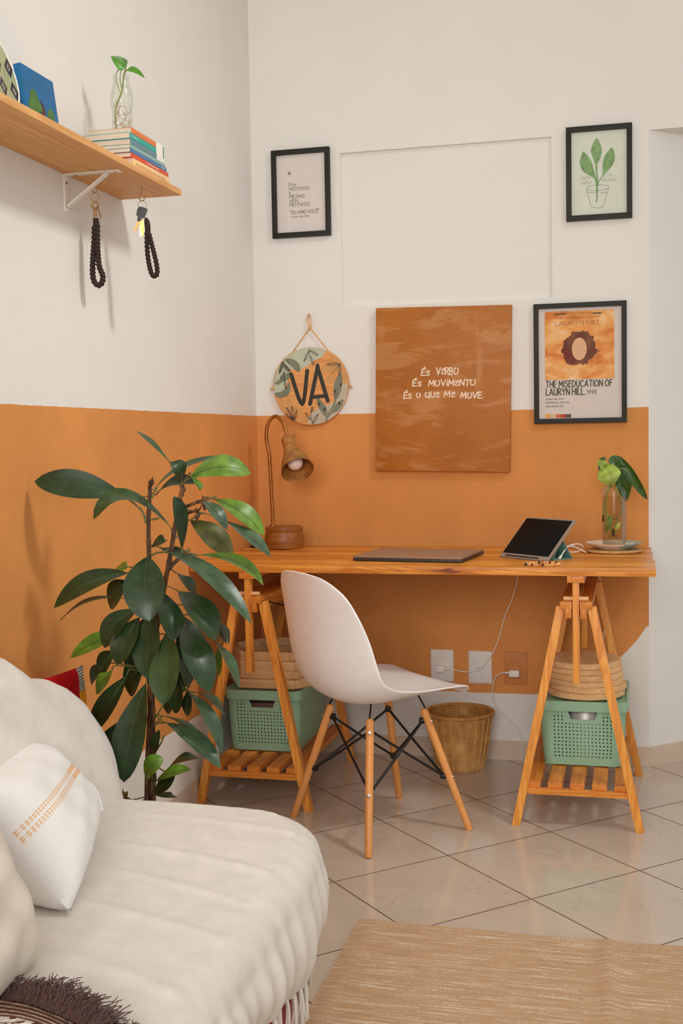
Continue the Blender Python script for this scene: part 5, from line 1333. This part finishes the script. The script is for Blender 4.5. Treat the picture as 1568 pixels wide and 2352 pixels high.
# laptop
root = thing('laptop', 'closed grey laptop lying on the desk top', 'laptop', (.69, -.46, DT))
fl, fr_ = V((.512, -.5905, 0)), V((.876, -.6335, 0)); LD = .292
ux = (fr_ - fl); W_ = ux.length; ux.normalize(); uy = V((-ux.y, ux.x, 0)); cen = fl + ux * W_ / 2 + uy * LD / 2
rm = Matrix((ux, uy, ZU)).transposed()
m_lap = plain('taupe_aluminium', (150, 118, 96), .42, 0, var=.02); m_lapd = plain('dark_laptop_base', (58, 52, 46), .45, .2)
bm = BM(); bx(bm, cen + ZU * (DT + .0065), (W_, LD, .010), rm, .003); obj('base', bm, m_lapd, root)
bm = BM(); bx(bm, cen + ZU * (DT + .0148), (W_, LD, .0062), rm, .0025); obj('lid', bm, m_lap, root)
for a in (-.14, .14):
    for b in (-.11, .11): bm = BM(); bx(bm, cen + ux * a + uy * b + ZU * (DT + .0012), (.02, .006, .002), rm, .0005); obj('foot', bm, m_blackp, root)

# tablet on its folded cover
root = thing('tablet', 'black tablet in a clear case propped on its folded sea-green cover', 'tablet', (1.06, -.50, DT))
bl, br = V((.978, -.4375, DT + .004)), V((1.138, -.574, DT + .004)); ux = (br - bl); L_ = ux.length; ux.normalize(); nb_ = V((-ux.y, ux.x, 0))
th_ = math.radians(44); up_ = (nb_ * math.cos(th_) + ZU * math.sin(th_)); nn = ux.cross(up_); rm = Matrix((ux, up_, nn)).transposed(); H_ = .172
ct = (bl + br) / 2 + up_ * H_ / 2
m_clear, tcl = newmat('frosted_clear_case', .3, 0, .5); tcl.b.inputs['Base Color'].default_value = lin((176, 156, 138)); tcl.b.inputs['Transmission Weight'].default_value = .35
bm = BM(); bx(bm, ct - nn * .002, (L_ + .006, H_ + .006, .010), rm, .003); obj('case', bm, m_clear, root)
m_scr = plain('dark_screen', (8, 8, 8), .35, spec=.12, var=0)
bm = BM(); bx(bm, ct + up_ * .005 + nn * .0032, (L_ - .004, H_ - .018, .0012), rm, .0004); obj('screen', bm, m_scr, root)
bm = BM(); bx(bm, bl + ux * L_ * .46 + up_ * .004 + nn * .0036, (L_ * .72, .0055, .0016), rm, .0006); obj('pen_slot', bm, m_blackp, root)
m_cov = plain('sea_green_cover', (104, 148, 138), .6, var=.06)
bm = BM(); A = ct + up_ * .01 - nn * .008
e0 = (bl + br) / 2; q0 = V((e0.x, e0.y, DT + .0015)) + nb_ * .045; q1 = q0 + nb_ * .085; tp = ct + up_ * .02 - nn * .0085
for a, b in ((q0, q1), (q1, tp), (tp, q0 + V((0, 0, .004)))):
    c_ = (a + b) / 2; d_ = (b - a); l_ = d_.length; d_.normalize(); bx(bm, c_, (L_ * .86, l_, .0022), Matrix((ux, d_, ux.cross(d_))).transposed(), .0006)
obj('folded_cover', bm, m_cov, root)
bm = BM(); s0 = br + up_ * .03 + nb_ * .045
tube(bm, cr([(1.178, -.505, DT + .012), (1.186, -.492, DT + .026), (1.2, -.45, DT + .04), (1.225, -.40, DT + .042), (1.24, -.36, DT + .030), (1.228, -.33, DT + .012), (1.2, -.33, DT + .008), (1.185, -.36, DT + .02), (1.19, -.40, DT + .034), (1.21, -.40, DT + .034), (1.235, -.375, DT + .02), (1.25, -.34, DT + .008), (1.235, -.25, DT + .004), (1.2, -.12, DT + .004), (1.15, -.055, DT + .003)], 7), .0022, 8)
tube(bm, [(1.172, -.513, DT + .004), (1.178, -.505, DT + .013)], .0042, 10)
tag(obj('charging_cable', bm, m_wpl, loc=(1.2, -.4, DT)), 'white charging cable looping on the desk top beside the tablet', 'cable')

# bead bracelet
BB = V((1.1305, -.672, DT))
cols = [(224, 172, 106), (226, 186, 126), (34, 40, 44), (150, 20, 22), (206, 120, 52), (222, 178, 112)]
bm = BM(); nB = 38; rnd = random.Random(12)
for i in range(nB):
    a = 2 * math.pi * i / nB; n0 = len(bm.faces)
    tn = V((-math.sin(a), math.cos(a), 0)); mm = Matrix.Translation(BB + V((.051 * math.cos(a), .036 * math.sin(a), .0052))) @ frame_of(tn).to_4x4() @ Matrix.Diagonal((1, 1, .82, 1))
    bmesh.ops.create_uvsphere(bm, u_segments=12, v_segments=8, radius=.0043, matrix=mm); bm.faces.ensure_lookup_table()
    mi = [0, 1, 4, 2, 2, 5, 0, 3, 1, 5, 4, 2, 0, 1, 5, 0, 4, 1][i % 18]
    for f in list(bm.faces)[n0:]: f.material_index = mi
tag(obj('bead_bracelet', bm, [plain('bead_%s' % n, c, .4) for n, c in zip(('ochre', 'cream', 'black', 'red', 'orange', 'sand'), cols)], loc=BB, smooth=80), 'multicoloured bead bracelet lying on the desk top in front of the tablet', 'bracelet')

# woven mat, plate, vase with a cutting
MC = V((1.3395, -.232, DT))
m, t = newmat('woven_straw', .8, 0, .25)
o = t.obj(); x, y, z = t.sep(o); r = t.math('SQRT', t.math('ADD', t.math('POWER', x, 2), t.math('POWER', y, 2)))
s = t.math('SINE', t.math('ADD', t.math('MULTIPLY', r, 900), t.math('MULTIPLY', t.noise(o, 60, 2), 4)))
t.link(t.ramp(t.noise(o, 120, 3), [(.3, lin((188, 138, 82))), (.7, lin((226, 182, 126)))]), t.b.inputs['Base Color']); t.bump(t.math('ADD', s, t.noise(o, 160, 2)), .5, .003)
bm = BM(); lathe(bm, [(0, .001), (.088, .001), (.0925, .003), (.0945, .0065), (.0925, .0095), (.088, .0105), (0, .0095)], (0, 0, 0), 64); mt = obj('woven_mat', bm, m, None, 60); mt.location = MC
tag(mt, 'round woven straw mat on the desk top under the plate', 'mat')
PZ = DT + .0108
m, t = newmat('painted_plate', .25, 0, .5)
o = t.obj(); x, y, z = t.sep(o); n = t.noise(t.mapping(o, (12, 9, 9)), 1, 2)
cc = t.math('GREATER_THAN', t.math('ADD', t.math('MULTIPLY', x, 10), t.math('MULTIPLY', t.math('SUBTRACT', n, .5), 1.6)), .45)
t.link(t.mix(cc, lin((232, 222, 212)), lin((150, 184, 180))), t.b.inputs['Base Color'])
bm = BM(); lathe(bm, [(0, 0), (.05, 0), (.053, .002), (.072, .010), (.094, .0205), (.0955, .0225), (.093, .0225), (.070, .0135), (.052, .0065), (0, .006)], (0, 0, 0), 64); pl = obj('plate', bm, m, None, 60); pl.location = (MC.x, MC.y, PZ)
tag(pl, 'shallow white and teal plate under the glass vase', 'plate')
VC = V((1.3395, -.226, PZ + .0064))
root = thing('glass_vase', 'clear cylindrical glass vase of water standing on the white and teal plate', 'vase', VC)
bm = BM(); lathe(bm, [(0, 0), (.0385, 0), (.0405, .003), (.0405, .192), (.0375, .203), (.0295, .2115), (.0275, .216), (.0265, .2165), (.0258, .214), (.0285, .209), (.0365, .201), (.0388, .191), (.0388, .010), (.03, .007), (0, .0065)], VC, 56); obj('body', bm, m_glass, root, 60)
bm = BM(); lathe(bm, [(0, .0075), (.0325, .0078), (.0384, .0105), (.0384, .172), (0, .1715)], VC, 56); obj('water', bm, m_water, root, 60)
root = thing('plant_cutting', 'leafy green cutting with drooping leaves standing in the glass vase', 'plant', VC)
def vp(px, py, dy=0):   # crop pixels to the plane of the vase
    x = 1.3395 + (1350 + px / 9.047 - 1411.5) * .001435; z = VC.z + (1246 - (1030 + py / 9.047)) * .00154 ; return V((x, VC.y + dy, z))
bm = BM()
leaf(bm, vp(430, 290, -.015), vp(430, 500, -.07), vp(530, 715, -.045), .078, (-.1, -1, .3), 1, cup=-.12, shape=2)
leaf(bm, vp(400, 420, -.01), vp(300, 300, -.04), vp(245, 220, -.005), .035, (.2, -.7, .5), 1, cup=.2, shape=2)
leaf(bm, vp(380, 200, 0), vp(260, 220, 0), vp(375, 700, .005), .03, (-.5, -.85, .1), 0, cup=.2, shape=2)
leaf(bm, vp(600, 300, .0), vp(740, 420, -.01), vp(800, 1065, .03), .055, (.1, -1, .1), 0, cup=.15, shape=0, wave=.05)
leaf(bm, vp(560, 330, .0), vp(540, 180, .0), vp(700, 330, .01), .045, (0, -.9, .4), 0, cup=.1, shape=2)
leaf(bm, vp(665, 145, .01), vp(850, 420, -.02), vp(1250, 1020, .01), .034, (-.5, -.6, .6), 0, cup=.25, shape=0, wave=.08)
obj('leaf', bm, [leafmat('vine_leaf', (52, 82, 24), .4, .2), leafmat('pale_vine_leaf', (138, 156, 64), .45, .25)], root, 80, recalc=False)
bm = BM()
tube(bm, cr([vp(540, 1760, 0), vp(500, 1620, 0), vp(450, 1450, -.005), vp(380, 1150, -.008), vp(420, 850, -.005), vp(480, 700, -.01), vp(480, 560, -.03)], 6), .0026, 8)
tube(bm, cr([vp(540, 1560, .004), vp(660, 1350, .006), vp(720, 1150, .008), vp(600, 850, .006), vp(600, 700, .004), vp(640, 440, .0), vp(740, 395, -.005), vp(860, 460, -.004)], 6), .0021, 8)
tube(bm, cr([vp(330, 1400, -.006), vp(340, 1150, -.008), vp(430, 850, -.006), vp(520, 700, -.004), vp(620, 320, 0)], 6), .002, 8)
obj('stem', bm, m_twig, root, 80)
bm = BM(); tube(bm, cr([vp(330, 1320, -.01), vp(330, 1450, -.01)], 3), .0042, 8); tube(bm, cr([vp(530, 1600, 0), vp(545, 1750, 0)], 3), .0045, 8); tube(bm, cr([vp(540, 1700, 0), vp(480, 1720, .004), vp(450, 1760, .008)], 4), .0012, 6)
tube(bm, cr([vp(340, 1400, -.008), vp(420, 1420, .0), vp(640, 1390, .006)], 4), .0012, 6)
obj('root', bm, plain('dark_root', (62, 48, 30), .8), root, 80)
bm = BM()
leaf(bm, vp(600, 1620, -.004), vp(620, 1540, -.012), vp(690, 1450, -.004), .014, (0, -1, 0), 0, shape=2); leaf(bm, vp(500, 1340, -.006), vp(440, 1480, -.016), vp(380, 1660, -.004), .022, (0, -1, 0), 1, shape=2)
obj('submerged_leaf', bm, [leafmat('yellow_leaf', (168, 168, 84), .5), leafmat('drowned_leaf', (104, 116, 48), .5)], root, 80, recalc=False)
